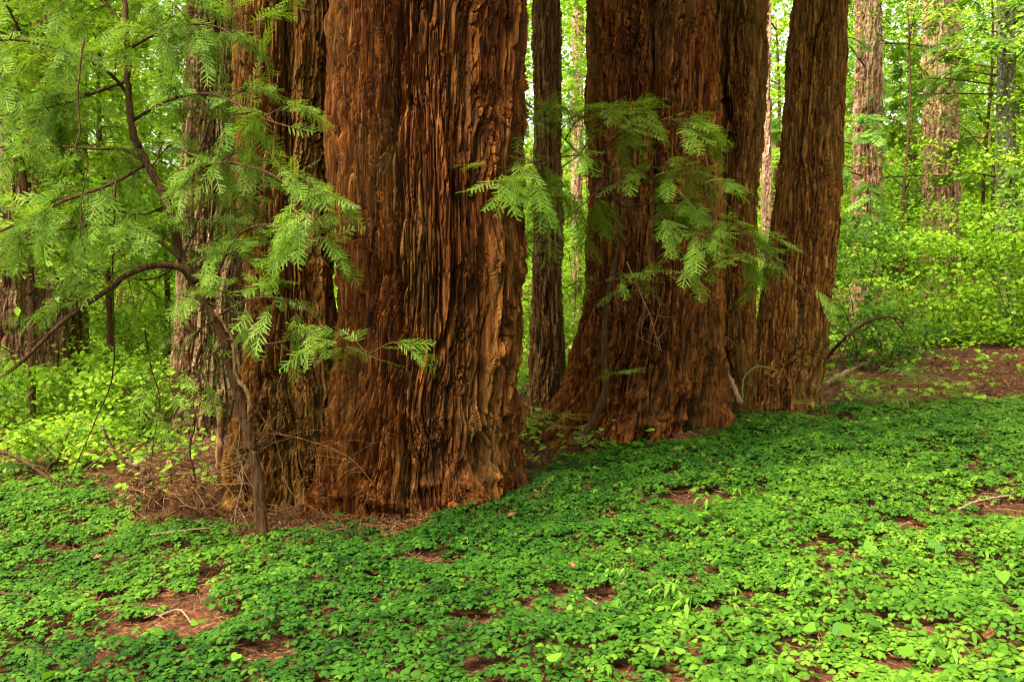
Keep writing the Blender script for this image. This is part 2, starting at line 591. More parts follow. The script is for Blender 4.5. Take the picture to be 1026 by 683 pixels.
# ------------------------------------------------------------------ trunks
def trunk(rows, Yc, res=.008, amp=1.0, grooves=(), top=13.0, seed=0, flute=.10, burl=.05, wbig=.085, wsmall=.032, base_extra=0.0, lump=.08):
    """rows: (py, x_left, x_right) of the silhouette; the axis stands at distance Yc"""
    pts = sorted([(P((a + b) / 2, py, Yc)[2], P((a + b) / 2, py, Yc)[0], (b - a) / 2 / F * Yc) for py, a, b in rows])
    Z = np.array([p[0] for p in pts])
    X = np.array([p[1] for p in pts])
    R = np.array([p[2] for p in pts])
    sl = np.clip((X[-1] - X[-2]) / (Z[-1] - Z[-2]), -.12, .12)
    tp = np.clip((R[-1] - R[-2]) / (Z[-1] - Z[-2]), -.05, -.01)
    Zt = max(top, Z[-1] + 2)
    Z = np.append(Z, Zt)
    X = np.append(X, X[-1] + sl * .6 * (Zt - Z[-2]))
    R = np.append(R, max(R[-1] * .45, R[-1] + tp * (Zt - Z[-2])))
    g0 = float(gz(X[0], Yc - R[0]))
    zb = min(Z[0], g0) - .45
    vis_top = CAM[2] + .31 * Yc + .25
    nz = int((vis_top - zb) / res)
    zs = np.concatenate([np.linspace(zb, vis_top, nz), np.linspace(vis_top, Zt, 50)[1:]])
    fx = np.interp(zs, Z, X)
    fr = np.interp(zs, Z, R)
    kk = max(3, int(.22 / res)) | 1
    ker = np.hanning(kk + 2)
    ker /= ker.sum()
    pad = len(ker) // 2
    sm = lambda a: np.convolve(np.pad(a[:nz], pad, mode='edge'), ker, 'valid')[:nz]
    fx[:nz] = sm(fx)
    fr[:nz] = sm(fr)
    Rm = float(np.median(fr[:nz]))
    C = 2 * PI * Rm
    nu = int(C / res)
    th = np.linspace(0, 2 * PI, nu, endpoint=False)
    TH, ZZ = np.meshgrid(th, zs)
    U = TH / (2 * PI)
    s = seed * 11 + 1
    hb = np.clip((ZZ - g0) / 1.0, -1, 3)          # height over the ground in metres
    near = np.exp(-np.maximum(hb, 0) / .55)
    # bark: two sizes of long plates with furrows between, then fibres
    wp = (vn(U * 9, ZZ * .9, 9, s) - .5) * .22 + (vn(U * 26, ZZ * 2.6, 26, s + 1) - .5) * .09 + (vn(U * 60, ZZ * 6, 60, s + 21) - .5) * .03 + (vn(U * 5, ZZ * 3.1, 5, s + 9) - .5) * .12 * near
    N1 = max(6, int(C / wbig))
    N2 = max(10, int(C / wsmall))
    a1, b1, c1, u1, v1 = voro((U + wp / C) * N1, ZZ / 1.5 + 3 * vn(U * N1, ZZ * 0, N1, s + 2), N1, s + 3)
    e1 = np.clip((b1 - a1) / .20, 0, 1) ** .7
    a2, b2, c2, u2, v2 = voro((U + wp * 1.25 / C) * N2, ZZ / .36 + 5 * vn(U * N2, ZZ * 0, N2, s + 4), N2, s + 5)
    e2 = np.clip((b2 - a2) / .22, 0, 1) ** .7
    N3 = int(C / .013)
    c3 = (c2 * 7.3) % 1.0
    n5 = int(C / .075)
    rid2 = 1 - np.abs(2 * vn((U + wp * 1.4 / C) * n5, ZZ / .55, n5, s + 20) - 1)
    fib = vn((U + wp / C) * N3, ZZ / .16, N3, s + 6)
    fib2 = vn((U + wp / C) * int(C / .024), ZZ / .22, int(C / .024), s + 7)
    rid = 1 - np.abs(2 * vn((U + wp / C) * int(C / .17), ZZ / 1.6, int(C / .17), s + 8) - 1)
    h = .085 * e1 * (.55 + .45 * c1) + .022 * e2 + .024 * c2 * e2 - e2 * v2 * .010 + e2 * u2 * .035 * (c3 - .5) - e1 * v1 * .010 + .018 * (fib - .5) + .024 * (fib2 - .5) + .048 * (rid ** 2) + .020 * (rid2 ** 1.5)
    h = h - h[:nz].mean()
    ncr = max(5, int(C / .24))
    cr = vn((U + wp * 1.5 / C) * ncr, ZZ * .55, ncr, s + 24)
    h -= .060 * np.exp(-((cr - .5) / .035) ** 2) * sstep(.35, .6, vn(U * ncr, ZZ * .8, ncr, s + 25))
    h -= .030 * sstep(.62, .9, vn((U + wp / C) * int(C / .12), ZZ / .8, int(C / .12), s + 22)) 
    h *= amp
    h -= .030 * amp
    # fluting of the flare, knobbly burrs near the ground
    nl = max(5, int(C / .42))
    fl = vn(U * nl, ZZ * .8, nl, s + 12) - .5
    nl2 = max(8, int(C / .2))
    fl2 = 1 - np.abs(2 * vn(U * nl2 + wp * 3, ZZ * 1.3, nl2, s + 13) - 1) - .5
    h += flute * fl * (.35 + 1.2 * near) + flute * .5 * fl2 * (.12 + 1.1 * near)
    kn = int(C / .13)
    bb = 1 - np.abs(2 * vn(U * kn, ZZ / .15, kn, s + 14) - 1)
    kn2 = int(C / .06)
    bb2 = vn(U * kn2, ZZ / .06, kn2, s + 15) - .5
    h += burl * (bb - .5) * np.clip(near * 1.3, 0, 1) + burl * .45 * bb2 * np.clip(near * 1.2, 0, 1)
    ln = max(5, int(C / .34))
    lz = np.clip(1.15 - hb / .95, 0, 1)
    h += lump * (vn(U * ln + wp * 2, ZZ / .34, ln, s + 30) - .45) * lz * 1.6
    ln2 = max(7, int(C / .19))
    h += lump * .7 * (1 - np.abs(2 * vn(U * ln2 + wp * 4, ZZ / .42, ln2, s + 31) - 1) - .5) * lz
    for line, wid, dep in grooves:
        gy = [P(q[0], q[1], Yc) for q in line]
        gzv = np.array([q[2] for q in gy])[::-1]
        gxv = np.array([q[0] for q in gy])[::-1]
        if gzv[0] > gzv[-1]:
            gzv, gxv = gzv[::-1], gxv[::-1]
        gx = np.interp(zs, gzv, gxv)
        tg = np.arcsin(np.clip((gx - fx) / fr * (1 + .0), -.98, .98))[:, None]
        dth = (TH - tg + PI) % (2 * PI) - PI
        wz = wid * (1 + .5 * (vn(ZZ * 2.2, ZZ * 0 + 3, seed=s + 16) - .5))
        wig = (vn(ZZ * 1.7, ZZ * 0, seed=s + 17) - .5) * .06
        prof = np.exp(-(((dth * fr[:, None] - wig) / wz) ** 2))
        fade = sstep(gzv[0] - .25, gzv[0] + .05, ZZ) * (1 - sstep(gzv[-1] - .05, gzv[-1] + .25, ZZ))
        h -= dep * prof * fade
    root = base_extra * np.exp(-np.maximum(hb, -.2) / .22)
    rr = fr[:, None] + h + root
    x = fx[:, None] + rr * np.sin(TH)
    y = Yc - rr * np.cos(TH)
    V = np.stack([x, y, ZZ], -1).reshape(-1, 3)
    nr = len(zs)
    i, j = np.meshgrid(np.arange(nr - 1), np.arange(nu), indexing='ij')
    k = (j + 1) % nu
    Q = np.stack([i * nu + j, i * nu + k, (i + 1) * nu + k, (i + 1) * nu + j], -1).reshape(-1, 4)
    tint = (.5 * c2 + .35 * c1 + .15 * fib)
    A = Acc()
    A.add(V, Q=Q, tint=tint.ravel())
    # a cap on the broken top
    ring = (nr - 1) * nu + np.arange(nu)
    A.add(np.array([[fx[-1], Yc, Zt + .1]]))
    A.T.append(np.stack([ring, np.roll(ring, -1), np.full(nu, A.n - 1)], 1))
    return A, np.array([X[0], Yc, g0]), (fx, fr, zs)


def redwood(rows, Yc, label, mat='bark', group='redwoods of the near grove', high=0, **k):
    A, base, ax = trunk(rows, Yc, **k)
    t = thing('redwood_tree', base, label, 'tree', group)
    A.obj('trunk', M[mat], t, smooth=False)
    if high:  # unseen crown overhead, added to shade the near grove
        fx, fr, zs = ax
        C = Acc()
        for _ in range(high):
            z = rng.uniform(7.0, zs[-1] - .2)
            a = rng.uniform(0, 2 * PI)
            d = np.array([math.cos(a), math.sin(a), 0])
            p0 = np.array([np.interp(z, zs, fx), Yc, z]) + d * np.interp(z, zs, fr) * .5
            ln = rng.uniform(2.0, 4.2) * (1.15 - .4 * (z - 7) / 7)
            E = tube(C, [p0, p0 + d * ln * .6 + [0, 0, .3], p0 + d * ln], .035, .008, n=9, sides=5)
            for q in range(16):
                b = a + rng.uniform(-1.2, 1.2)
                put_spray(C, E[min(8, int(rng.uniform(.2, 1) * 8.99))], [math.cos(b), math.sin(b), rng.uniform(-.4, .1)], rng.uniform(-.4, .4), rng.uniform(.7, 1.3), rng.uniform(.1, .8), low=True)
        o = C.obj('crown', M['needle'], t)
    return t, ax


# ================================================================== SETTING
def make_ground():
    def axis(a, b, lo, hi, step, n):
        mid = np.arange(a, b, step)
        L = a - (np.geomspace(1, 1 + (a - lo), n)[1:] - 1)
        R = b + (np.geomspace(1, 1 + (hi - b), n) - 1)
        return np.concatenate([L[::-1], mid, R])
    xs = axis(-8, 9, -140, 140, .06, 40)
    ys = axis(1.5, 16, -40, 190, .06, 50)
    X, Y = np.meshgrid(xs, ys)
    Z = gz(X, Y) + .03 * (vn(X * 7 + 99, Y * 7 + 99, seed=3) - .5) * (np.abs(X) < 10) * (Y < 18)
    Z = np.minimum(Z, 26)
    n, m = X.shape
    i, j = np.meshgrid(np.arange(n - 1), np.arange(m - 1), indexing='ij')
    Q = np.stack([i * m + j, i * m + j + 1, (i + 1) * m + j + 1, (i + 1) * m + j], -1).reshape(-1, 4)
    A = Acc()
    A.add(np.stack([X, Y, Z], -1), Q=Q)
    o = A.obj('ground', M['ground'])
    o['kind'] = 'structure'


make_ground()

# ================================================================== NEAR REDWOODS
t1, _ = redwood([(-40, 338, 524), (0, 337, 524), (100, 335, 524), (200, 335, 525), (265, 337, 527), (300, 339, 523), (350, 337, 520), (400, 331, 518), (450, 321, 517), (500, 309, 521), (540, 298, 527)], 7.7,
        'massive reddish brown redwood trunk with deep vertical furrows in front of all the others', high=22, res=.0056, seed=1, flute=.16, burl=.11, lump=.12, amp=1.1, wsmall=.028,
        grooves=[([(409, -40), (411, 120), (405, 260), (412, 400), (432, 540)], .05, .13), ([(492, 200), (490, 380), (488, 530)], .05, .08),
                 ([(368, 300), (360, 420), (340, 540)], .05, .09), ([(455, -40), (462, 140), (450, 300)], .03, .05)], base_extra=.06)
t1b, _ = redwood([(-40, 230, 338), (0, 232, 338), (200, 240, 337), (300, 246, 340), (400, 238, 350), (470, 224, 356), (530, 210, 362)], 8.0,
        'redwood trunk with a mossy base fused to the left side of the massive front trunk', mat='bark_olive', high=26, res=.008, seed=2, flute=.13, burl=.08,
        grooves=[([(300, -40), (298, 250), (305, 420)], .035, .06)])
redwood([(-40, 533, 563), (0, 534, 562), (200, 535, 564), (300, 532, 564), (350, 530, 566), (400, 528, 568), (440, 522, 574)], 10.6,
        'slender straight redwood trunk standing in the gap between the two big trunks', mat='bark_thin', high=0, res=.009, seed=3, flute=.03, burl=.03, lump=.03, wbig=.05, wsmall=.022, amp=.55)
redwood([(-40, 588, 713), (0, 588, 713), (130, 588, 718), (200, 588, 720), (300, 583, 720), (350, 572, 718), (400, 560, 717), (430, 549, 716), (460, 540, 722)], 10.0,
        'broad redwood trunk with a flaring gnarled base behind the small drooping sapling', high=5, res=.0095, seed=4, flute=.19, burl=.12, lump=.18, amp=1.1,
        grooves=[([(651, -40), (650, 110), (648, 260)], .055, .22), ([(600, 300), (590, 380), (575, 450)], .06, .12), ([(672, 330), (690, 450)], .05, .10)])
redwood([(-40, 706, 774), (0, 704, 771), (130, 700, 764), (200, 700, 758), (300, 698, 754), (400, 692, 757), (430, 688, 766)], 10.9,
        'redwood trunk tapering downward, wedged between the flaring trunk and the leaning trunk', mat='bark_olive', high=4, res=.0105, seed=5, flute=.05, burl=.05)
redwood([(-40, 798, 853), (0, 795, 850), (100, 786, 846), (200, 776, 841), (300, 763, 832), (350, 757, 827), (385, 752, 823), (430, 746, 825)], 11.0,
        'leaning redwood trunk with plain bark at the right end of the front row', mat='bark_olive', high=4, res=.0105, seed=6, flute=.05, burl=.05, amp=.75, wbig=.07)
redwood([(-40, 186, 246), (0, 186, 246), (200, 182, 244), (300, 178, 244), (400, 173, 246), (470, 166, 250)], 12.2,
        'pale redwood trunk half hidden by the foliage of the dark-stemmed sapling', mat='bark_tan', high=20, res=.012, seed=7, flute=.08, burl=.05)

# ================================================================== FAR REDWOODS
def sapling_foliage_low(acc, pts, n, ln, spread=1.0):
    for _ in range(n):
        c = pts[rng.integers(len(pts))]
        a = rng.uniform(0, 2 * PI)
        put_spray(acc, c, [math.cos(a), math.sin(a), rng.uniform(-.35, .15)], rng.uniform(-.5, .5), ln * rng.uniform(.7, 1.3), rng.uniform(.2, .8), low=True)


def tier_crown(t, cx, Yc, ax, z0, z1, n, reach, mat='needle_far', dens=24):
    """level limbs leaving a trunk, each carrying flat sprays; limb tubes go with the crown's limbs"""
    fx, fr, zs = ax
    A, Bs = Acc(), []
    for _ in range(n):
        z = rng.uniform(z0, z1)
        x = np.interp(z, zs, fx)
        a = rng.uniform(0, 2 * PI)
        r0 = np.interp(z, zs, fr) * .6
        ln = reach * rng.uniform(.5, 1.1)
        d = np.array([math.cos(a), math.sin(a), 0])
        p0 = np.array([x, Yc, z]) + d * r0
        p1 = p0 + d * ln * .6 + [0, 0, rng.uniform(-.05, .25)]
        p2 = p0 + d * ln + [0, 0, rng.uniform(-.5, .0)]
        B = Acc()
        Bs.append(B)
        C = tube(B, [p0, p1, p2], .018, .004, n=9, sides=4)
        for q in range(dens):
            f = rng.uniform(.25, 1)
            p = C[min(8, int(f * 8.99))]
            b = a + rng.choice([-1, 1]) * rng.uniform(.2, 1.2)
            put_spray(A, p, [math.cos(b), math.sin(b), rng.uniform(-.5, .05)], rng.uniform(-.5, .5), rng.uniform(.22, .5), rng.uniform(.15, .85), low=True)
    o = A.obj('crown', M[mat], t)
    for B in Bs:
        B.obj('limb', M['stem'], o)


def far_tree(label, Y, top, bot, ybot, mat, crown=None, seed=0, **k):
    mid = [(a + b) / 2 for a, b in zip(top, bot)]
    w = (bot[1] - bot[0])
    rows = [(-60, *top), (ybot * .5, *mid), (ybot, *bot), (ybot + 40, bot[0] - w * .06, bot[1] + w * .06)]
    t, ax = redwood(rows, Y, label, mat=mat, group='far redwoods', lump=.02, res=max(.014, Y * .0011), seed=seed, flute=k.get('flute', .03), burl=.02, amp=k.get('amp', .9), top=k.get('ht', 15), wbig=k.get('wbig', .10), wsmall=.045)
    if crown:
        tier_crown(t, 0, Y, ax, *crown)
    return t


far_tree('grey brown redwood trunk just right of the leaning trunk, foliage crossing its middle', 21, (857, 884), (852, 882), 300, 'bark_far', (3.0, 9.5, 34, 2.6), seed=8)
far_tree('pinkish pale redwood trunk, the wider of the close pair in the sunny right background', 25, (926, 950), (923, 951), 290, 'bark_far', (5.5, 11, 18, 2.6), seed=9)
far_tree('pinkish narrow redwood trunk pressed against the right side of the wider pale trunk', 25.6, (951, 962), (948, 963), 290, 'bark_far', None, seed=10)
far_tree('dark grey slim trunk near the right edge with drooping foliage round it', 20, (999, 1016), (1000, 1020), 290, 'bark_dark', (2.4, 9, 34, 2.2), seed=11, amp=.5, wbig=.05)
far_tree('thin reddish trunk deep in the woods left of the pale pair', 32, (910, 921), (908, 919), 270, 'bark_far', (4, 12, 24, 3.2), seed=12)
far_tree('thin pale trunk seen through the slit left of the leaning trunk', 19, (762, 773), (762, 773), 320, 'bark_far', None, seed=13, amp=.5)
far_tree('slim grey trunk in the gap beside the broad trunk, behind bright leaves', 22, (573, 585), (572, 583), 330, 'bark_far', (2.5, 9, 18, 2.0), seed=14, amp=.5)
far_tree('widest pale trunk of the shaded cluster at the left edge', 16, (38, 66), (30, 68), 395, 'bark_far', None, seed=15, ht=9)
far_tree('brown trunk at the very left edge beside the pale cluster trunk', 15.4, (2, 24), (-2, 24), 395, 'bark_far', (3.0, 7, 20, 2.4), seed=16, ht=9)
far_tree('dark narrow trunk squeezed behind the pale cluster at the left edge', 17, (22, 40), (18, 40), 385, 'bark_tan', None, seed=17, ht=9)
far_tree('tawny trunk on the right of the shaded cluster at the left edge', 16.6, (70, 88), (66, 90), 390, 'bark_far', None, seed=18, ht=9)
far_tree('distant trunk behind the curved dark sapling stem', 24, (120, 140), (118, 141), 330, 'bark_far', (3, 9, 26, 2.6), seed=19)

# ================================================================== LEAFY BACKGROUND
def leaf_cloud(n_clump, per, rx, ry, z0, z1, sig=.45, flat=.14, hollow=.35):
    c = []
    while len(c) < n_clump:
        a = rng.uniform(0, 2 * PI)
        r = math.sqrt(rng.uniform(hollow ** 2, 1))
        f = rng.uniform(0, 1)
        k = math.sin(PI * min(1, .12 + .85 * f)) ** .6
        c.append([rx * k * r * math.cos(a), ry * k * r * math.sin(a), z0 + (z1 - z0) * f])
    c = np.array(c)
    m = rng.integers(int(per * .4), int(per * 1.6), n_clump)
    idx = np.repeat(np.arange(n_clump), m)
    s = sig * rng.uniform(.6, 1.3, n_clump)[idx][:, None]
    off = rng.normal(0, 1, (len(idx), 3)) * s * np.array([1, 1, flat / sig * 1.0])
    off[:, 2] -= .25 * (off[:, 0] ** 2 + off[:, 1] ** 2)
    pos = c[idx] + off
    nrm = rng.normal(0, .5, (len(idx), 3)) + [0, 0, 1] + .3 * off * [1, 1, 0]
    ct = rng.uniform(.2, .8, n_clump)[idx]
    return c, pos, nrm, np.clip(ct + rng.normal(0, .12, len(idx)), 0, 1)


def leafy_mesh(n_clump, per, rx, ry, z0, z1, size, mat, tmpl=KITE, **k):
    c, pos, nrm, tint = leaf_cloud(n_clump, per, rx, ry, z0, z1, **k)
    A = Acc()
    instance(A, tmpl[0], tmpl[1], pos, basis(nrm), size * rng.uniform(.6, 1.25, len(pos)), tint)
    return A.mesh('crown', M[mat], True), c


def limbs_mesh(c, h, r, n=9):
    A = Acc()
    tube(A, [[0, 0, -.3], [.05, .04, h * .35], [-.06, .05, h * .7], [.03, 0, h]], r, r * .25, n=20, sides=7, tint=.5)
    out = []
    for q in c[rng.permutation(len(c))[:n]]:
        B = Acc()
        out.append(B)
        z = max(.15 * h, q[2] - .35 * np.linalg.norm(q[:2]) - .2)
        tube(B, [[0, 0, z], [q[0] * .5, q[1] * .5, (z + q[2]) / 2 + .1], q], r * .3, r * .06, n=8, sides=4)
    return A.mesh('trunk', M['stem'], True), [B.mesh('limb', M['stem'], True) for B in out]


pool = []
for i, mt in enumerate(('leaf', 'leaf', 'leaf_deep', 'leaf')):
    cm, cc = leafy_mesh(150, 70, 2.6, 2.3, .9, 8.8, .13, mt, sig=.5, flat=.12)
    tm, lm = limbs_mesh(cc, 7.6, .085)
    pool.append((cm, tm, lm))


def leafy_tree(px, Y, kind, sc_, label, group=None):
    d = P(px, 300, 1.0) - CAM
    x = d[0] * Y
    t = thing('understory_tree', (x, Y, float(gz(x, Y))), label, 'tree', group)
    t.rotation_euler = (0, 0, rng.uniform(0, 2 * PI))
    t.scale = (sc_, sc_, sc_ * rng.uniform(.9, 1.15))
    cm, tm, lm = pool[kind]
    for nm, me in (('crown', cm), ('trunk', tm)):
        o = bpy.data.objects.new(nm, me)
        COL.objects.link(o)
        o.parent = t
        if nm == 'crown':
            for l in lm:
                b = bpy.data.objects.new('limb', l)
                COL.objects.link(b)
                b.parent = o
    return t


cm, cc = leafy_mesh(120, 70, 2.3, 1.5, 2.2, 7.6, .12, 'leaf', sig=.5, flat=.12)
tm, lm = limbs_mesh(cc, 6.4, .06)
pool.append((cm, tm, lm))
cm, cc = leafy_mesh(60, 60, 2.6, 2.0, 1.6, 8.6, .10, 'leaf', sig=.45, flat=.08)
tm, lm = limbs_mesh(cc, 7.4, .05)
pool.append((cm, tm, lm))
leafy_tree(28, 13.2, 4, 1.0, 'slim leafy tree spreading its crown over the left edge trunk cluster')
leafy_tree(108, 14.6, 4, .9, 'slim leafy tree with a high bright crown beyond the thin hanging vine')
leafy_tree(905, 19.5, 5, .9, 'thin leafy tree whose loose crown crosses the pale trunk pair')
leafy_tree(985, 21, 5, 1.0, 'thin leafy tree with a loose crown between the pale pair and the dark slim trunk')
leafy_tree(20, 23, 0, 1.0, 'light green leafy tree rising behind the trunk cluster at the left edge')
leafy_tree(105, 20, 1, .9, 'bright leafy tree behind the arching limb of the dark-stemmed sapling')
leafy_tree(165, 17, 3, .75, 'yellow green leafy tree just left of the pale half hidden trunk')
leafy_tree(552, 18, 0, .9, 'bright leafy tree filling the gap behind the slender straight trunk')
leafy_tree(775, 24, 1, 1.0, 'leafy tree glimpsed in the slit left of the leaning trunk')
leafy_tree(868, 30, 2, 1.0, 'deep green leafy tree behind the grey brown trunk on the right')
leafy_tree(905, 30, 3, 1.1, 'yellow green leafy tree between the grey brown trunk and the pale pair')
leafy_tree(992, 30, 1, 1.0, 'light leafy tree far between the pale pair and the dark slim trunk')
leafy_tree(1085, 18, 0, .8, 'bright leafy tree cut by the right edge of the picture')
leafy_tree(1014, 34, 3, 1.2, 'tall leafy tree beyond the dark slim trunk near the right edge')
leafy_tree(590, 27, 3, 1.0, 'tall leafy tree beyond the slim grey trunk in the gap')
leafy_tree(60, 31, 3, 1.25, 'tallest leafy tree beyond the trunk cluster at the left edge')

# the wooded hillside far behind: one mass nobody could count
def far_woods():
    A = Acc()
    n = 4600
    Y = rng.uniform(30, 66, n)
    X = rng.uniform(-.66, .66, n) * Y
    zt = gz(X, Y)
    hgt = rng.uniform(0, 1, n) ** .75 * 26
    hgt[:1100] = rng.uniform(0, .9, 1100)
    c = np.stack([X, Y, np.minimum(zt, 26) + hgt + .4], 1)
    m = rng.integers(30, 100, n)
    idx = np.repeat(np.arange(n), m)
    off = rng.normal(0, 1, (len(idx), 3)) * [.85, .85, .22]
    off[:, 2] -= .12 * (off[:, 0] ** 2 + off[:, 1] ** 2)
    pos = c[idx] + off
    nrm = rng.normal(0, .9, (len(idx), 3)) + [0, -.3, 1]
    tint = np.clip(rng.uniform(.1, .9, n)[idx] + rng.normal(0, .12, len(idx)), 0, 1)
    # unseen woods beside and behind the glade, added to cut low sky light
    n2 = 1500
    az = rng.uniform(math.radians(42), math.radians(318), n2)
    rad = rng.uniform(13, 27, n2)
    X2, Y2 = rad * np.sin(az), rad * np.cos(az) + 3
    c2 = np.stack([X2, Y2, gz(X2, Y2) + rng.uniform(0, 1, n2) * 15 + .5], 1)
    idx2 = np.repeat(np.arange(n2), 55)
    off2 = rng.normal(0, 1, (len(idx2), 3)) * [.9, .9, .3]
    p2 = c2[idx2] + off2
    instance(A, KITE[0], KITE[1], p2, basis(rng.normal(0, .5, (len(idx2), 3)) + [0, 0, 1]), .36 * rng.uniform(.6, 1.3, len(p2)), rng.uniform(.1, .8, n2)[idx2])
    instance(A, KITE[0], KITE[1], pos, basis(nrm), .24 * rng.uniform(.6, 1.3, len(pos)), tint)
    o = A.obj('far_woods', M['leaf'])
    o['kind'] = 'stuff'


far_woods()

# ---- shrubs
def shrub(px, py, w, h, n_clump, per, size, mat, label, tmpl=OVATE, group='leafy shrubs', Yv=None):
    p = G(px, py) if Yv is None else None
    if p is None:
        d = P(px, 300, 1.0) - CAM
        p = np.array([d[0] * Yv, Yv, float(gz(d[0] * Yv, Yv))])
    t = thing('shrub', p, label, 'shrub', group)
    c, pos, nrm, tint = leaf_cloud(n_clump, per, w, w * .8, .12, h, sig=w * .22, flat=.07, hollow=.1)
    A = Acc()
    instance(A, tmpl[0], tmpl[1], pos + p, basis(nrm), size * rng.uniform(.6, 1.25, len(pos)), tint)
    f = A.obj('foliage', M[mat], t)
    for q in c[rng.permutation(n_clump)[:min(7, n_clump)]]:
        B = Acc()
        r = rng.uniform(-.08, .08, 2)
        tube(B, [p + [r[0], r[1], -.05], p + [q[0] * .35, q[1] * .35, q[2] * .55], p + q], .012, .004, n=10, sides=5)
        B.obj('stem', M['stem'], t)
    return t


shrub(25, 425, 1.1, 1.0, 34, 57, 0.076, 'leaf', 'bright low shrub under the trunk cluster at the left edge')
shrub(95, 430, 1.2, 1.1, 40, 57, 0.076, 'leaf', 'bright wide shrub between the left trunk cluster and the pale half hidden trunk')
shrub(150, 440, .9, .9, 30, 57, 0.068, 'leaf', 'bright shrub behind the tangle of dead roots')
shrub(60, 470, .8, .55, 22, 54, 0.061, 'leaf', 'low light green shrub in front of the wide shrub on the left')
shrub(130, 400, 1.2, 1.6, 40, 57, 0.079, 'leaf', 'taller leafy shrub below the arching dark limb')
shrub(545, 405, .8, 1.3, 34, 51, 0.065, 'leaf', 'leafy shrub behind the slender straight trunk', Yv=14)
shrub(575, 380, .9, 1.9, 38, 51, 0.065, 'leaf', 'bushy shrub at the left of the broad flaring trunk', Yv=15.5)
shrub(862, 320, 1.1, 2.3, 56, 57, 0.072, 'leaf_deep', 'deep green bushy shrub right beside the leaning trunk', Yv=16)
shrub(915, 335, 1.2, 2.1, 56, 57, 0.079, 'leaf', 'light green shrub at the foot of the pale trunk pair', Yv=18)
shrub(965, 330, 1.2, 1.9, 50, 57, 0.079, 'leaf', 'bright shrub between the pale trunk pair and the dark slim trunk', Yv=18.5)
shrub(1015, 320, 1.3, 2.2, 56, 57, 0.083, 'leaf', 'bright spreading shrub under the dark slim trunk at the right edge', Yv=17)
shrub(890, 345, .8, .9, 28, 51, 0.065, 'leaf_deep', 'low green shrub in front of the deep green one on the brown slope', Yv=14.5)
shrub(770, 345, .7, 2.2, 30, 51, 0.065, 'leaf', 'leafy shrub in the slit left of the leaning trunk', Yv=15)

# ================================================================== GROUND COVER
EDGE = np.array([[-60, 455], [60, 462], [150, 500], [215, 514], [262, 526], [300, 532], [345, 530], [400, 520], [450, 506], [505, 498], [550, 470], [600, 457], [650, 443], [700, 428], [725, 415], [770, 418], [820, 417], [860, 410], [1090, 404]])
GAPS = [(680, 497, 58, 13), (985, 512, 48, 16), (900, 525, 34, 8), (560, 605, 75, 17), (190, 622, 48, 13), (330, 592, 34, 9), (60, 548, 40, 7), (630, 577, 44, 8), (895, 664, 26, 6),
        (1000, 490, 40, 7), (50, 500, 26, 5), (480, 628, 26, 10), (775, 620, 26, 7), (430, 560, 40, 6), (700, 610, 24, 6), (90, 655, 40, 7), (905, 480, 26, 5), (250, 660, 40, 8)]


def clover():
    A = Acc()
    n = 185000
    Y = np.sqrt(rng.uniform(2.6 ** 2, 12.8 ** 2, n))
    X = rng.uniform(-1, 1, n) * (.60 * Y + 2.3)
    Z = gz(X, Y)
    px, py = project(np.stack([X, Y, Z], 1))
    e = np.interp(px, EDGE[:, 0], EDGE[:, 1])
    big = vn(X * 1.7 + 40, Y * 1.7 + 40, seed=21)
    med = vn(X * 4.5 + 40, Y * 4.5 + 40, seed=22)
    fine = vn(X * 13 + 40, Y * 13 + 40, seed=23)
    left = sstep(330, 200, px)
    dens = .95 * sstep(.30, .52, .45 * big + .35 * med + .2 * fine + .10 - .05 * left)
    dens = dens * (.55 + .45 * sstep(.25, .5, fine))
    soft = 9 + 10 * med
    dens = dens * sstep(-.6, 1.6, (py - e - 10 * sstep(560, 480, px)) / soft)
    for gx, gy, a, b in GAPS:
        d = ((px - gx) / a) ** 2 + ((py - gy - 6) / b) ** 2
        dens = dens * sstep(.55, 1.5, d + 1.7 * (med - .5) + 1.3 * (fine - .5) + .4)
    keep = rng.random(n) < dens * .73
    X, Y, Z, px, py, med, big = (q[keep] for q in (X, Y, Z, px, py, med, big))
    k = len(X)
    hgt = .03 + .11 * vn(X * 2.6 + 9, Y * 2.6 + 9, seed=24) * rng.uniform(.5, 1.15, k)
    pos = np.stack([X, Y, Z + hgt], 1)
    lf = sstep(420, 120, px)
    nrm = rng.normal(0, .20, (k, 3)) + np.array([-.02, -.10, 1.0]) + np.stack([-.22 * lf, 0 * lf, 0 * lf], 1)
    size = rng.triangular(.019, .030, .052, k) * (1 + .15 * sstep(7, 11, Y))
    # shade painted into the tint: paler towards the open right, darker by the trunks
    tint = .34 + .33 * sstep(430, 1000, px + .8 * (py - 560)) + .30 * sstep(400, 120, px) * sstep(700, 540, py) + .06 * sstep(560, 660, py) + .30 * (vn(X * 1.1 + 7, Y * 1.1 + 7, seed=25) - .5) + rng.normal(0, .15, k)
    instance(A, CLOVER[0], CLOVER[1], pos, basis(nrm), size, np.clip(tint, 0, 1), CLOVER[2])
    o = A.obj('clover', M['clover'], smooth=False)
    o['kind'] = 'stuff'
    print('clover leaves', k)


clover()


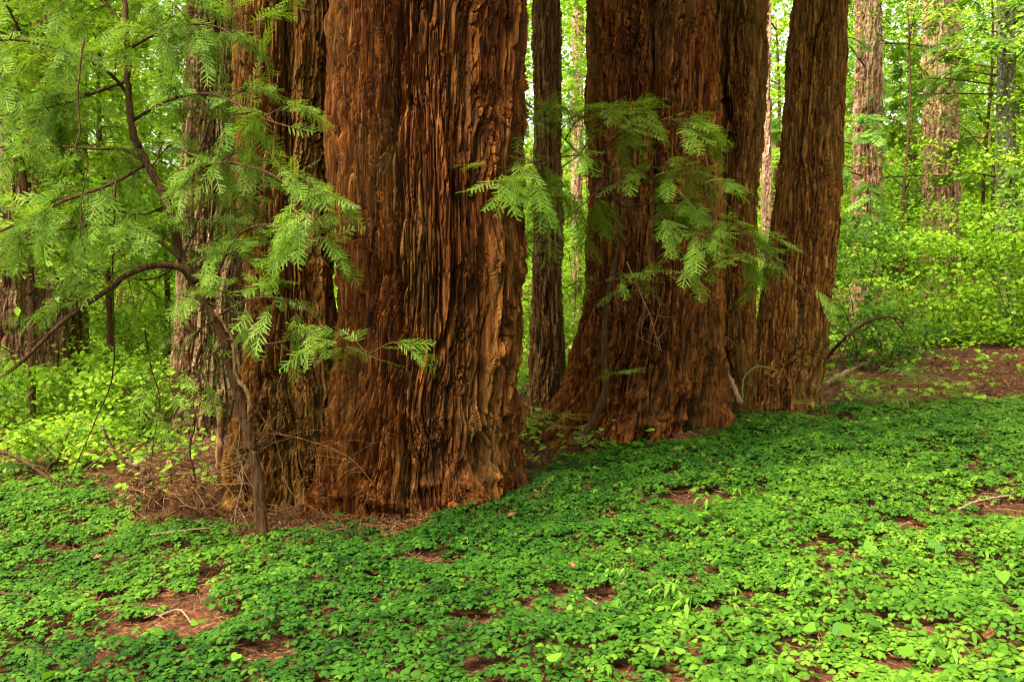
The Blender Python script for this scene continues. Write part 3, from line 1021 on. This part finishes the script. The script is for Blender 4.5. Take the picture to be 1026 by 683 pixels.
def mixed_leaves():
    A = Acc()
    n = 6500
    Y = np.sqrt(rng.uniform(2.7 ** 2, 11.5 ** 2, n))
    X = rng.uniform(-1, 1, n) * (.60 * Y + 2.3)
    Z = gz(X, Y)
    px, py = project(np.stack([X, Y, Z], 1))
    e = np.interp(px, EDGE[:, 0], EDGE[:, 1])
    pat = .6 * vn(X * 1.5 + 70, Y * 1.5 + 70, seed=51) + .4 * vn(X * 5 + 70, Y * 5 + 70, seed=52)
    keep = (rng.random(n) < sstep(.42, .75, pat) * (.15 + .85 * sstep(420, 760, px))) & (py > e + 18)
    X, Y, Z = X[keep], Y[keep], Z[keep]
    k = len(X)
    pos = np.stack([X, Y, Z + rng.uniform(.05, .13, k)], 1)
    nrm = rng.normal(0, .32, (k, 3)) + [0, -.18, 1]
    instance(A, HEART[0], HEART[1], pos, basis(nrm), rng.triangular(.018, .034, .068, k), rng.uniform(.2, 1, k))
    m = k // 2
    j = rng.permutation(k)[:m]
    for q in range(5):
        a = rng.uniform(0, 2 * PI, m)
        nr = np.stack([.3 * np.cos(a), .3 * np.sin(a) - .1, np.ones(m)], 1)
        instance(A, LANCE[0], LANCE[1], pos[j] + [.03, .02, .015], basis(nr, a), rng.uniform(.03, .065, m), rng.uniform(.4, 1, m))
    o = A.obj('mixed_ground_leaves', M['leaf_big'])
    o['kind'] = 'stuff'


mixed_leaves()


def litter():
    A = Acc()
    n = 112000
    Y = np.sqrt(rng.uniform(2.8 ** 2, 15 ** 2, n))
    X = rng.uniform(-1, 1, n) * (.60 * Y + 2.3)
    ln = rng.uniform(.02, .10, n) * (1 + .6 * (rng.random(n) < .12))
    w = rng.uniform(.0012, .0030, n) * (1 + .05 * Y)
    nb = 16000
    ring = np.array([(-.64, 7.7, .95), (-1.75, 8.0, .62), (.32, 10.6, .24), (1.25, 10.0, .86), (2.35, 10.9, .36), (3.0, 11.0, .40)])
    wk = np.array([.42, .2, .06, .2, .05, .07])
    rk = ring[rng.choice(6, nb, p=wk)]
    ba = rng.uniform(-PI, 0, nb)
    bd = np.abs(rng.normal(0, .2, nb)) - .04
    X[:nb] = rk[:, 0] + (rk[:, 2] + bd) * np.cos(ba)
    Y[:nb] = rk[:, 1] + (rk[:, 2] + bd) * np.sin(ba)
    lift = np.zeros(n)
    lift[:nb] = np.clip(.06 - .25 * bd, 0, .08) * rng.uniform(0, 1, nb)
    Zc = gz(X, Y) + rng.uniform(.004, .035, n) + lift
    a = rng.uniform(0, PI, n)
    d = np.stack([np.cos(a), np.sin(a), rng.normal(0, .22, n) + 5 * lift * rng.choice([-1, 1], n)], 1)
    s = np.stack([-np.sin(a), np.cos(a), 0 * a], 1)
    c = np.stack([X, Y, Zc], 1)
    up = np.array([0, 0, 1.0])
    b = c + np.stack([-np.sin(a), np.cos(a), 0 * a], 1) * (ln * rng.uniform(-.15, .15, n))[:, None]
    p = [c - d * ln[:, None] / 2, b, c + d * ln[:, None] / 2]
    V = np.stack([p[0] + s * w[:, None], p[0] - s * w[:, None], p[1] + s * w[:, None], p[1] - s * w[:, None], p[2] + s * w[:, None], p[2] - s * w[:, None],
                  p[0] + up * w[:, None], p[1] + up * w[:, None] * 1.5, p[2] + up * w[:, None]], 1)
    q = np.array([[0, 6, 7, 2], [2, 7, 8, 4], [6, 1, 3, 7], [7, 3, 5, 8]])
    Q = (q[None] + (np.arange(n) * 9)[:, None, None]).reshape(-1, 4)
    A.add(V.reshape(-1, 3), Q=Q, tint=np.repeat(rng.uniform(0, 1, n) ** 1.3, 9))
    # curled brown leaves and bark flakes
    m = 5600
    Y = np.sqrt(rng.uniform(2.8 ** 2, 16 ** 2, m))
    X = rng.uniform(-1, 1, m) * (.60 * Y + 2.3)
    pos = np.stack([X, Y, gz(X, Y) + rng.uniform(.006, .03, m) + .09 * (np.arange(m) < 420)], 1)
    instance(A, OVATE[0], OVATE[1], pos, basis(rng.normal(0, .35, (m, 3)) + [0, 0, 1]), rng.uniform(.02, .07, m), rng.uniform(.1, 1, m))
    o = A.obj('needle_litter', M['litter'])
    o['kind'] = 'stuff'


litter()


def undergrowth():
    A = Acc()
    n = 21000
    Y = np.sqrt(rng.uniform(8.5 ** 2, 34 ** 2, n))
    X = rng.uniform(-.80, .80, n) * Y
    Z = gz(X, Y)
    px, py = project(np.stack([X, Y, Z], 1))
    e = np.interp(px, EDGE[:, 0], EDGE[:, 1])
    pat = vn(X * .9 + 60, Y * .9 + 60, seed=31) * .6 + .4 * vn(X * 2.6 + 60, Y * 2.6 + 60, seed=32)
    right = sstep(700, 800, px)
    dens = sstep(.42, .62, pat) * (1 - .75 * right) + .85 * sstep(260, 120, px) + .10
    dens = np.maximum(dens, sstep(15, 19, Y))
    keep = (rng.random(n) < dens * .8) & (py < e + 4)
    X, Y, Z = X[keep], Y[keep], Z[keep]
    k = len(X)
    idx = np.repeat(np.arange(k), 7)
    r = rng.normal(0, .09, (len(idx), 2))
    hh = rng.uniform(.05, .30, k)[idx] * rng.uniform(.5, 1.1, len(idx))
    pos = np.stack([X[idx] + r[:, 0], Y[idx] + r[:, 1], Z[idx] + hh], 1)
    nrm = rng.normal(0, .32, (len(idx), 3)) + [0, -.1, 1]
    instance(A, OVATE[0], OVATE[1], pos, basis(nrm), rng.uniform(.045, .10, len(idx)), np.clip(rng.uniform(.1, .8, k)[idx] + rng.normal(0, .1, len(idx)), 0, 1))
    o = A.obj('undergrowth', M['leaf'])
    o['kind'] = 'stuff'


undergrowth()


# ---- plants standing out of the clover
def broad_plant(px, py, n, size, label, tmpl=HEART, mat='leaf_big', name='broadleaf_plant', hgt=.11, tlo=.3, thi=.9, face=(0, -.5, 1.0)):
    p = G(px, py)
    t = thing(name, p, label, 'plant')
    S = Acc()
    for i in range(n):
        a = 2 * PI * i / n + rng.uniform(-.4, .4)
        r = size * rng.uniform(.35, .8) if n > 1 else 0
        q = p + [r * math.cos(a), r * math.sin(a), hgt * rng.uniform(.75, 1.1)]
        A = Acc()
        nr = np.array([face]) + .35 * np.array([[math.cos(a), math.sin(a), 0]]) + rng.normal(0, .15, (1, 3))
        instance(A, tmpl[0], tmpl[1], q[None], basis(nr, np.array([a])), np.array([size * .68 * rng.uniform(.75, 1.15)]), np.array([rng.uniform(tlo, thi)]))
        A.obj('leaf', M[mat], t)
        tube(S, [p, (p + q) / 2 + [0, 0, .02], q], .003, .002, n=6, sides=4, tint=.6)
    S.obj('stalk', M['leaf_big'], t)
    return t


broad_plant(852, 645, 3, .105, 'largest broad heart leaves low in the clover, lower right')
broad_plant(868, 628, 2, .095, 'pair of grey green heart leaves just behind the largest heart leaves', tlo=.1, thi=.3)
broad_plant(905, 610, 3, .09, 'heart leaves in the clover, right of the grey green pair')
broad_plant(830, 655, 2, .10, 'pale green heart leaves on the left side of the largest ones', tlo=.7, thi=1)
broad_plant(948, 566, 3, .085, 'grey green broad leaves in the clover below the brown bare patch at right', tlo=.1, thi=.4)
broad_plant(1000, 595, 3, .10, 'broad leaves in the clover at the right edge')
broad_plant(880, 560, 3, .095, 'broad pale leaves in mid clover, above the heart leaves', tlo=.6, thi=1)
broad_plant(928, 680, 2, .10, 'broad leaves cut off by the bottom edge, lower right')
broad_plant(700, 508, 2, .06, 'small round leaves in the brown gap right of the main trunk', tlo=.5, thi=.9)
broad_plant(640, 568, 2, .065, 'round leaves in the clover beside lance leaved plants')
broad_plant(148, 650, 2, .085, 'upright broad green leaf among dark clover, lower left', tlo=.3, thi=.5)
broad_plant(95, 665, 1, .07, 'single pale round leaf low in the lower left clover', tlo=.7, thi=.9)
broad_plant(192, 645, 1, .075, 'single pale leaf lying on the brown patch, lower left', tlo=.7, thi=.9)
broad_plant(525, 545, 2, .07, 'light green leaf pair in dark clover below the main trunk', tlo=.6, thi=.9)
broad_plant(580, 632, 2, .06, 'lone round leaf at the rim of the brown hollow in front')


def lance_plant(px, py, n, size, label):
    return broad_plant(px, py, n, size, label, tmpl=LANCE, name='lanceleaf_plant', mat='leaf_big', hgt=.12, tlo=.55, thi=1.0, face=(0, -.25, 1))


lance_plant(708, 515, 7, .10, 'lance leaved plant beside the brown gap right of the main trunk')
lance_plant(612, 585, 7, .095, 'left of two lance leaved plants in the clover below the main trunk')
lance_plant(630, 592, 6, .085, 'right of two lance leaved plants in the clover below the main trunk')
lance_plant(672, 610, 7, .10, 'pale lance leaved plant, clover centre right')
lance_plant(690, 625, 6, .10, 'lance leaved plant just below the pale one, clover centre right')
lance_plant(805, 600, 7, .10, 'lance leaved plant left of the heart leaves')
lance_plant(950, 668, 8, .11, 'lance leaved plant at the bottom beside the heart leaves')
lance_plant(865, 590, 6, .09, 'yellow green lance leaved plant above the heart leaves')

# ================================================================== SAPLINGS
def limb_obj(parent, pts, r0, r1, sprays, size, mat, name='branch', twig_r=.004, side_twigs=0, twig_len=.4, low=False, tint=(.2, .8), droop=(-.45, .15), start=.15, roll=.7, bias=None, flat=.45):
    """one limb of a sapling: its wood is a part, its needles a sub-part"""
    A, B = Acc(), Acc()
    C = tube(A, pts, r0, r1, n=5 * len(pts), sides=6, rough=.12)
    lines = [C]
    for _ in range(side_twigs):
        i = int(rng.uniform(start, .97) * (len(C) - 1))
        dr = C[min(i + 1, len(C) - 1)] - C[max(i - 1, 0)]
        dr /= np.linalg.norm(dr) + 1e-9
        q = rng.normal(0, 1, 3) * [1, .8, flat]
        if bias is not None:
            q = q + bias
        q = q / np.linalg.norm(q) + .6 * dr
        q /= np.linalg.norm(q)
        ln = twig_len * rng.uniform(.5, 1.2)
        e = C[i] + q * ln
        mid = (C[i] + e) / 2 + [0, 0, rng.uniform(0, .06)]
        e = e + [0, 0, rng.uniform(-.14, 0)]
        lines.append(tube(A, [C[i], mid, e], min(twig_r, r0), .0015, n=9, sides=4))
    if sprays:
        for s in range(sprays):
            k = rng.integers(len(lines)) if len(lines) > 1 else 0
            if len(lines) > 1 and k == 0 and rng.random() < .7:
                k = 1 + rng.integers(len(lines) - 1)
            Ln = lines[k]
            i = int(rng.uniform(start if k == 0 else .3, 1.0) * (len(Ln) - 1))
            dr = Ln[min(i + 1, len(Ln) - 1)] - Ln[max(i - 1, 0)]
            dr = dr / (np.linalg.norm(dr) + 1e-9)
            a = rng.choice([-1, 1]) * rng.uniform(.1, 1.1)
            side = np.cross(dr, [0, 0, 1])
            d = dr * math.cos(a) + side * math.sin(a)
            d = d + np.array([0, 0, rng.uniform(*droop)])
            put_spray(B, Ln[i], d, rng.uniform(-roll, roll), size * rng.uniform(.5, 1.45), rng.uniform(*tint), low=low)
    o = A.obj(name, M['stem'], parent)
    if sprays:
        B.obj('foliage', M[mat], o)
    return o


# ---- the dark curved sapling on the left
base = G(263, 546)
YS = base[1]
def L_(seq, y0, y1):
    n = len(seq)
    return [P(a, b, y0 + (y1 - y0) * i / (n - 1)) for i, (a, b) in enumerate(seq)]


s1 = thing('redwood_sapling', base, 'dark curved sapling stem on the left with a veil of feathery foliage', 'sapling')
A = Acc()
stem_pts = [base - [0, 0, .15]] + L_([(263, 540), (257, 470), (250, 440), (239, 395), (226, 345), (207, 302), (183, 262), (168, 205), (147, 164), (134, 135), (129, 95), (127, 40), (124, -30), (122, -110), (118, -220)], YS, YS - .25)
tube(A, stem_pts, .046, .011, n=150, sides=14, rough=.18, wob=.003)
A.obj('stem', M['stem'], s1)
A = Acc()
tube(A, [base + [.03, .02, -.1]] + L_([(258, 520), (262, 470), (246, 440), (250, 400), (236, 375), (232, 340), (215, 310)], YS + .03, YS - .16), .022, .009, n=80, sides=9, rough=.2, wob=.002)
A.obj('stem', M['bark_mossy'], s1)
nm = 'needle'
yb = YS - .12
LIMBS = [
    ([(196, 282), (180, 268), (155, 266), (128, 275), (108, 290), (60, 325), (10, 372), (-70, 420)], yb, yb - .5, .026, .010, 16, 5),
    ([(147, 164), (125, 150), (95, 149), (40, 146), (-40, 150)], yb, yb + .5, .016, .005, 44, 10),
    ([(129, 95), (105, 70), (60, 50), (10, 40), (-40, 50)], yb, yb - .6, .013, .004, 44, 10),
    ([(127, 30), (100, 0), (50, -15), (0, -20)], yb, yb + .3, .012, .004, 34, 8),
    ([(134, 120), (170, 100), (215, 95), (262, 118), (300, 130)], yb, yb - .7, .013, .003, 30, 9),
    ([(128, 50), (165, 30), (210, 25), (250, 45)], yb, yb - .5, .012, .003, 32, 9),
    ([(168, 205), (200, 150), (215, 110), (240, 92)], yb, yb + .1, .011, .003, 24, 8),
    ([(168, 200), (210, 165), (260, 170), (300, 195), (326, 230)], yb, yb - .8, .011, .003, 34, 9),
    ([(207, 302), (235, 240), (270, 225), (305, 240), (330, 268)], yb, yb - .5, .010, .003, 26, 8),
    ([(226, 340), (262, 345), (300, 340), (340, 345), (384, 362)], yb, yb - .7, .009, .002, 10, 5),
    ([(215, 318), (250, 300), (290, 300), (325, 325)], yb, yb - .6, .009, .002, 16, 6),
    ([(183, 262), (150, 235), (110, 225), (60, 230), (10, 235)], yb, yb - .4, .013, .004, 44, 10),
    ([(147, 164), (110, 185), (60, 203), (0, 232), (-50, 250)], yb, yb - .9, .014, .005, 38, 9),
    ([(129, 80), (90, 95), (40, 110), (-30, 120)], yb, yb - .2, .012, .004, 40, 10),
    ([(168, 205), (140, 215), (100, 205), (70, 190)], yb, yb + .5, .009, .003, 26, 7),
    ([(226, 345), (190, 370), (165, 385), (150, 430)], yb, yb - .4, .007, .002, 4, 4),
    ([(124, -20), (150, -10), (180, 10), (200, 45)], yb, yb - .2, .010, .003, 26, 7),
    ([(183, 262), (150, 280), (95, 275), (40, 285)], yb, yb + .2, .008, .002, 14, 6),
    ([(200, 292), (205, 260), (215, 225), (235, 205)], yb, yb + .25, .007, .002, 20, 7),
    ([(215, 320), (200, 330), (190, 350), (192, 385)], yb, yb + .2, .006, .002, 9, 5),
    ([(180, 262), (195, 230), (205, 190), (200, 165)], yb, yb + .3, .007, .002, 20, 7),
]
for seq, y0, y1, r0, r1, ns, nt_ in LIMBS:
    limb_obj(s1, L_(seq, y0, y1), r0, r1, int(ns * 5.8), .160, nm, side_twigs=int(nt_ * 1.6), twig_len=.40, tint=(.15, .8), roll=.9)
for seq, dy in (([(207, 302), (225, 310), (250, 325), (262, 345), (300, 352)], -.2), ([(150, 170), (165, 150), (185, 130), (180, 110)], -.1), ([(165, 205), (185, 175), (205, 130)], .2), ([(231, 360), (205, 378), (180, 400), (168, 425), (160, 470)], -.2), ([(60, 325), (30, 345), (0, 360)], -.6), ([(190, 272), (180, 255), (178, 235)], 0)):
    limb_obj(s1, L_(seq, yb, yb + dy), .006, .002, 0, .2, nm, name='bare_branch', side_twigs=5, twig_len=.3)

# ---- sapling in front of the broad trunk
base = G(578, 456)
s2 = thing('redwood_sapling', base, 'small drooping sapling with a sinuous stem in front of the broad flaring trunk', 'sapling')
A = Acc()
y2 = base[1]
sp = [base - [0, 0, .1]] + L_([(579, 450), (592, 425), (606, 395), (605, 360), (606, 325), (611, 285), (622, 239), (626, 207)], y2, y2 - .55)
tube(A, sp, .040, .016, n=50, sides=8, rough=.1)
tube(A, [sp[-1]] + L_([(618, 202), (606, 182), (596, 170), (581, 155), (566, 140)], y2 - .57, y2 - .8), .016, .006, n=24, sides=7, rough=.1)
A.obj('stem', M['stem'], s2)
ye = y2 - .75
for seq, a, b, r0, r1, ns, nt_ in [
    ([(581, 155), (545, 160), (505, 168), (460, 163)], ye, 6.55, .008, .002, 20, 6),
    ([(581, 155), (560, 170), (535, 190), (515, 205)], ye, ye - .8, .007, .002, 22, 6),
    ([(606, 180), (590, 200), (560, 225), (545, 250)], ye, ye - .4, .007, .002, 16, 5),
    ([(596, 165), (614, 140), (640, 127), (680, 126), (715, 140)], ye, ye - .5, .008, .002, 26, 7),
    ([(581, 155), (598, 130), (625, 112), (665, 112)], ye, ye - .2, .007, .002, 18, 5),
    ([(618, 204), (650, 180), (685, 172), (730, 190)], ye + .1, ye - .5, .008, .002, 24, 7),
    ([(626, 207), (670, 203), (715, 215), (752, 240), (790, 285)], ye + .1, ye - .4, .008, .002, 30, 8),
    ([(626, 212), (670, 222), (710, 235), (745, 260)], ye + .1, ye - .6, .007, .002, 18, 6),
    ([(613, 280), (640, 278), (668, 280), (695, 286)], ye + .2, ye - .2, .005, .002, 9, 3),
    ([(613, 280), (598, 285), (585, 295)], ye + .2, ye - .1, .004, .002, 4, 1),
    ([(566, 140), (555, 128), (535, 120), (520, 125)], ye, ye - .3, .006, .002, 12, 4),
    ([(566, 140), (580, 120), (610, 108), (640, 106)], ye, ye - .7, .006, .002, 12, 5),
    ([(545, 160), (525, 172), (500, 186), (478, 188)], ye - .4, 6.5, .006, .002, 10, 4),
    ([(700, 212), (740, 250), (775, 262), (812, 300)], ye - .1, ye - .5, .005, .002, 14, 5),
    ([(604, 385), (612, 376), (622, 372)], y2 - .3, y2 - .5, .003, .0015, 2, 0),
]:
    limb_obj(s2, L_(seq, a, b), r0, r1, int(ns * 5.2), .185, 'needle_mid', side_twigs=int(nt_ * 1.5), twig_len=.36, flat=.2, tint=(.2, .8), roll=.35, droop=(-.2, .12))
for seq in ([(620, 240), (585, 245), (555, 252)], [(624, 225), (660, 232), (690, 250), (702, 262)], [(613, 285), (640, 305), (662, 318)], [(612, 300), (635, 322), (648, 330)]):
    limb_obj(s2, L_(seq, y2 - .5, y2 - .6), .004, .0015, 0, .2, 'needle', name='bare_branch', side_twigs=4, twig_len=.25)

# ---- low sprouts
def sprout(px, py, n, size, label, lean=(0, 0), h=.35, tint=(.3, .9), mat='needle_mid', Yv=None):
    p = G(px, py)
    t = thing('redwood_sprout', p, label, 'sprout')
    top = p + [lean[0] * .5, lean[1] * .5, h]
    A, B = Acc(), Acc()
    C = tube(A, [p - [0, 0, .03], p + [lean[0] * .2, 0, h * .5], top], .006, .002, n=9, sides=5)
    for i in range(n):
        a = rng.uniform(0, 2 * PI)
        put_spray(B, C[rng.integers(3, 9)], [math.cos(a) + lean[0], math.sin(a) * .8 + lean[1] - .2, rng.uniform(-.1, .35)], rng.uniform(-.5, .5), size * rng.uniform(.7, 1.2), rng.uniform(*tint))
    o = A.obj('stem', M['stem'], t)
    B.obj('foliage', M[mat], t)


sprout(845, 412, 12, .42, 'low feathery sprout spreading at the right foot of the leaning trunk', lean=(.5, 0), h=.4)
sprout(920, 408, 14, .5, 'low feathery sprout on the brown slope right of the leaning trunk', h=.4)
sprout(790, 425, 6, .28, 'small bright sprout in front of the leaning trunk base', h=.25)
sprout(545, 452, 8, .34, 'pale feathery sprout at the foot of the slender straight trunk', lean=(.2, -.1), h=.4, tint=(.6, 1))
sprout(578, 462, 6, .3, 'feathery sprout beside the root of the sinuous sapling', lean=(.4, 0), h=.25, tint=(.5, 1))
sprout(345, 550, 3, .16, 'tiny sprout in the brown litter under the main trunk', h=.12)
sprout(548, 405, 16, .6, 'tall feathery sprout hanging beside the slender straight trunk', h=1.3, Yv=1)
sprout(600, 425, 5, .26, 'sprig growing from the flaring base of the broad trunk', h=.55, tint=(.5, 1))

# ================================================================== DEAD WOOD
def stick(name, label, cat, pts, r0, r1, mat='twig', twigs=0, tl=.2, sides=7, part='branchlet'):
    p0 = np.array(pts[0])
    if twigs == 0:
        A = Acc()
        tube(A, pts, r0, r1, n=8 * len(pts), sides=sides, rough=.12, wob=r0 * .2)
        o = A.obj(name, M[mat])
        return tag(o, label, cat)
    t = thing(name, p0, label, cat)
    A = Acc()
    C = tube(A, pts, r0, r1, n=8 * len(pts), sides=sides, rough=.12, wob=r0 * .2)
    A.obj('limb', M[mat], t)
    for _ in range(twigs):
        B = Acc()
        i = rng.integers(2, len(C))
        q = rng.normal(0, 1, 3) * [1, .5, .8]
        q = q / np.linalg.norm(q) * tl * rng.uniform(.4, 1.2)
        tube(B, [C[i], C[i] + q * .5 + rng.normal(0, .02, 3), C[i] + q + [0, 0, -.03]], r1 * .9, .0012, n=8, sides=4)
        B.obj(part, M[mat], t)
    return t


stick('dead_branch', 'pale dead branch leaning against the wedged trunk, foot in the clover', 'branch', L_([(742, 404), (728, 372), (712, 335), (704, 300), (703, 255)], 10.05, 10.3), .030, .012, twigs=4, tl=.35)
stick('leaning_branch', 'dark forked branch sloping up on the slope right of the leaning trunk', 'branch', [G(816, 372)] + L_([(840, 345), (862, 326), (888, 317), (905, 322)], 12.6, 12.4), .03, .012, mat='stem', twigs=5, tl=.7)
stick('fallen_log', 'pale fallen stick lying on the brown slope beside the leaning trunk', 'log', [G(826, 388) + [0, 0, .03], G(846, 378) + [0, 0, .05], G(868, 366) + [0, 0, .04]], .04, .03)
stick('fallen_log', 'short stick behind the slender straight trunk', 'log', [G(515, 424) + [0, 0, .03], G(535, 412) + [0, 0, .05]], .035, .03)
stick('fallen_twig', 'dark fallen twig on the clover at the lower left edge', 'twig', [G(-30, 606) + [0, 0, .06], G(15, 606) + [0, 0, .07], G(45, 609) + [0, 0, .05]], .012, .008, mat='stem')
stick('fallen_branch', 'dead branch with a pale snapped end above the root tangle', 'branch', L_([(150, 482), (138, 468), (120, 458), (108, 440), (102, 425)], 8.0, 7.7), .028, .006, mat='twig', twigs=6, tl=.4)
stick('fallen_branch', 'dark branch lying in green plants at the left edge', 'branch', L_([(-30, 445), (10, 455), (40, 472), (62, 488)], 7.6, 7.2), .02, .010, mat='stem', twigs=4, tl=.3)
stick('fallen_twig', 'thin tan twig on the clover under the root tangle', 'twig', [G(150, 548) + [0, 0, .09], G(205, 543) + [0, 0, .10], G(228, 541) + [0, 0, .08]], .006, .004)
stick('fallen_twig', 'forked tan twig on the brown patch at lower left', 'twig', [G(160, 622) + [0, 0, .03], G(180, 618) + [0, 0, .04], G(192, 630) + [0, 0, .03]], .006, .004)
stick('fallen_twig', 'tan twig beside the brown gap right of the main trunk', 'twig', [G(560, 616) + [0, 0, .03], G(582, 606) + [0, 0, .04], G(600, 612) + [0, 0, .03]], .006, .004)
stick('fallen_twig', 'long grey twig on the bare patch at the right edge', 'twig', [G(960, 516) + [0, 0, .04], G(985, 508) + [0, 0, .05], G(1030, 500) + [0, 0, .04]], .008, .005)
stick('dead_branch', 'tangle of pale dead twigs against the base of the two fused trunks', 'branch', L_([(250, 395), (272, 430), (305, 440), (335, 450), (358, 465), (376, 488)], 6.75, 6.5), .006, .003, mat='litter', twigs=26, tl=.32)
stick('dead_branch', 'long thin bare twig bowed across the mossy trunk base', 'branch', L_([(268, 412), (280, 455), (290, 490), (312, 508), (330, 518)], 6.85, 6.6), .004, .002, mat='litter', twigs=4, tl=.2)
stick('hanging_vine', 'thin vertical vine hanging left of the pale half hidden trunk', 'vine', L_([(116, 180), (113, 260), (114, 330), (112, 380), (96, 420), (70, 480)], 6.3, 7.0), .006, .004, mat='stem', twigs=5, tl=.35)
stick('hanging_vine', 'pale knobbly vine hanging through the foliage at upper left', 'vine', L_([(84, 38), (78, 90), (80, 130), (76, 150), (88, 163), (82, 200), (80, 240)], 5.7, 5.8), .006, .003, mat='stem', twigs=3, tl=.2)
stick('hanging_vine', 'slim dark vine dangling over the bright left shrubs', 'vine', L_([(145, 330), (152, 370), (160, 400), (154, 440), (150, 475)], 6.9, 7.2), .006, .003, mat='stem', twigs=3, tl=.2)
stick('hanging_vine', 'mossy vine looping over the dark hollow at the leaning trunk base', 'vine', L_([(744, 400), (745, 380), (757, 368), (772, 369), (782, 374)], 10.3, 10.45), .010, .006, mat='moss')
stick('mossy_stem', 'upright mossy stub left of the dark sapling foot', 'stem', [G(221, 500)] + L_([(220, 470), (221, 430), (219, 400), (222, 392)], 8.1, 8.1), .034, .026, mat='bark_mossy')


def root_tangle():
    p = G(190, 520)
    t = thing('root_tangle', p, 'heap of tangled brown dead roots left of the dark sapling foot', 'roots')
    A = Acc()
    n, m = 26, 40
    rr, tt = np.meshgrid(np.linspace(0, 1, n), np.linspace(0, 2 * PI, m, endpoint=False), indexing='ij')
    x = rr * np.cos(tt) * .52
    y = rr * np.sin(tt) * .35
    z = .36 * (1 - rr ** 2) * (1 - .55 * x) + .26 * (vn(x * 7 + 30, y * 9 + 30, seed=41) - .5) + .07 * (vn(x * 25 + 30, y * 25 + 30, seed=42) - .5) - .06
    i, j = np.meshgrid(np.arange(n - 1), np.arange(m), indexing='ij')
    k = (j + 1) % m
    z = z + gz(x + p[0], y + p[1]) - p[2]
    A.add(np.stack([x, y, z], -1) + p, Q=np.stack([i * m + j, (i + 1) * m + j, (i + 1) * m + k, i * m + k], -1).reshape(-1, 4), tint=.05)
    A.obj('mound', M['litter'], t)
    for _ in range(95):
        B = Acc()
        a = rng.uniform(-.48, .3)
        s = p + [a, rng.uniform(-.32, .1), .30 * (1 - a * a) * (1 - .5 * a) + rng.uniform(-.08, .05)]
        s[2] += float(gz(s[0], s[1])) - p[2]
        d = np.array([rng.uniform(-.25, .5), rng.uniform(-.3, .1), rng.uniform(-.24, .06)])
        tube(B, [s, s + d * .4 + rng.normal(0, .04, 3), s + d * .75 + rng.normal(0, .05, 3), s + d], rng.uniform(.003, .010), .002, n=14, sides=5, tint=rng.uniform(.1, .9))
        B.obj('root', M['litter'], t)


root_tangle()

stick('dead_brush', 'bare brown brush of upright twigs behind the root heap', 'brush', [G(200, 505)] + L_([(196, 480), (190, 450), (196, 420), (190, 395)], 8.3, 8.2), .012, .004, mat='stem', twigs=26, tl=.55)
stick('dead_brush', 'wiry dead brush around the foot of the dark curved sapling', 'brush', [G(238, 540)] + L_([(236, 515), (243, 480), (238, 450)], 6.9, 6.9), .007, .003, twigs=22, tl=.35)
stick('dead_brush', 'thin dead twigs sprawling between the mossy stub and the fused trunk', 'brush', [G(235, 510)] + L_([(238, 480), (250, 460), (262, 440)], 7.6, 7.3), .008, .003, twigs=22, tl=.4)
stick('dead_branch', 'bare twiggy branch hanging across the flaring base of the broad trunk', 'branch', L_([(628, 262), (640, 290), (652, 318), (660, 350)], 8.6, 8.7), .006, .003, twigs=12, tl=.3)


# ================================================================== LIGHT AND CAMERA
SUN_EL, SUN_AZ = math.radians(58), math.radians(-132)      # azimuth from +Y (ahead) towards +X
world = bpy.data.worlds.new('World')
sc.world = world
world.use_nodes = True
nt = world.node_tree
bg = nt.nodes['Background']
sky = nt.nodes.new('ShaderNodeTexSky')
sky.sky_type = 'NISHITA'
sky.sun_disc = False
sky.sun_elevation = SUN_EL
sky.sun_rotation = SUN_AZ
sky.air_density = 1.0
sky.dust_density = 6.0
sky.ozone_density = 1.0
hs = nt.nodes.new('ShaderNodeHueSaturation')
hs.inputs['Saturation'].default_value = .12
nt.links.new(sky.outputs[0], hs.inputs['Color'])
nt.links.new(hs.outputs[0], bg.inputs[0])
bg.inputs[1].default_value = .13

sl = bpy.data.lights.new('sun', 'SUN')
sl.energy = 2.2
sl.angle = math.radians(36)
sl.color = (1, .95, .86)
so = bpy.data.objects.new('sun', sl)
COL.objects.link(so)
d = np.array([math.sin(SUN_AZ) * math.cos(SUN_EL), math.cos(SUN_AZ) * math.cos(SUN_EL), math.sin(SUN_EL)])
from mathutils import Vector
so.rotation_euler = Vector(d).to_track_quat('Z', 'Y').to_euler()
so.location = (0, 0, 30)

cam = bpy.data.cameras.new('camera')
cam.sensor_width = 36
cam.lens = 36 * F / W
cam.clip_start = .05
cam.clip_end = 600
cam.dof.use_dof = True
cam.dof.focus_distance = 7.2
cam.dof.aperture_fstop = 5.6
co = bpy.data.objects.new('camera', cam)
COL.objects.link(co)
co.location = tuple(CAM)
co.rotation_euler = (PI / 2 - PITCH, 0, 0)
sc.camera = co

sc.render.engine = 'CYCLES'
sc.cycles.use_denoising = True
sc.cycles.filter_width = 1.1
sc.cycles.max_bounces = 8
sc.cycles.diffuse_bounces = 5
sc.cycles.glossy_bounces = 2
sc.cycles.transmission_bounces = 5
sc.cycles.transparent_max_bounces = 4
sc.cycles.caustics_reflective = False
sc.cycles.caustics_refractive = False
sc.view_settings.view_transform = 'Standard'
sc.view_settings.look = 'None'
sc.view_settings.exposure = 2.85
sc.view_settings.gamma = 1
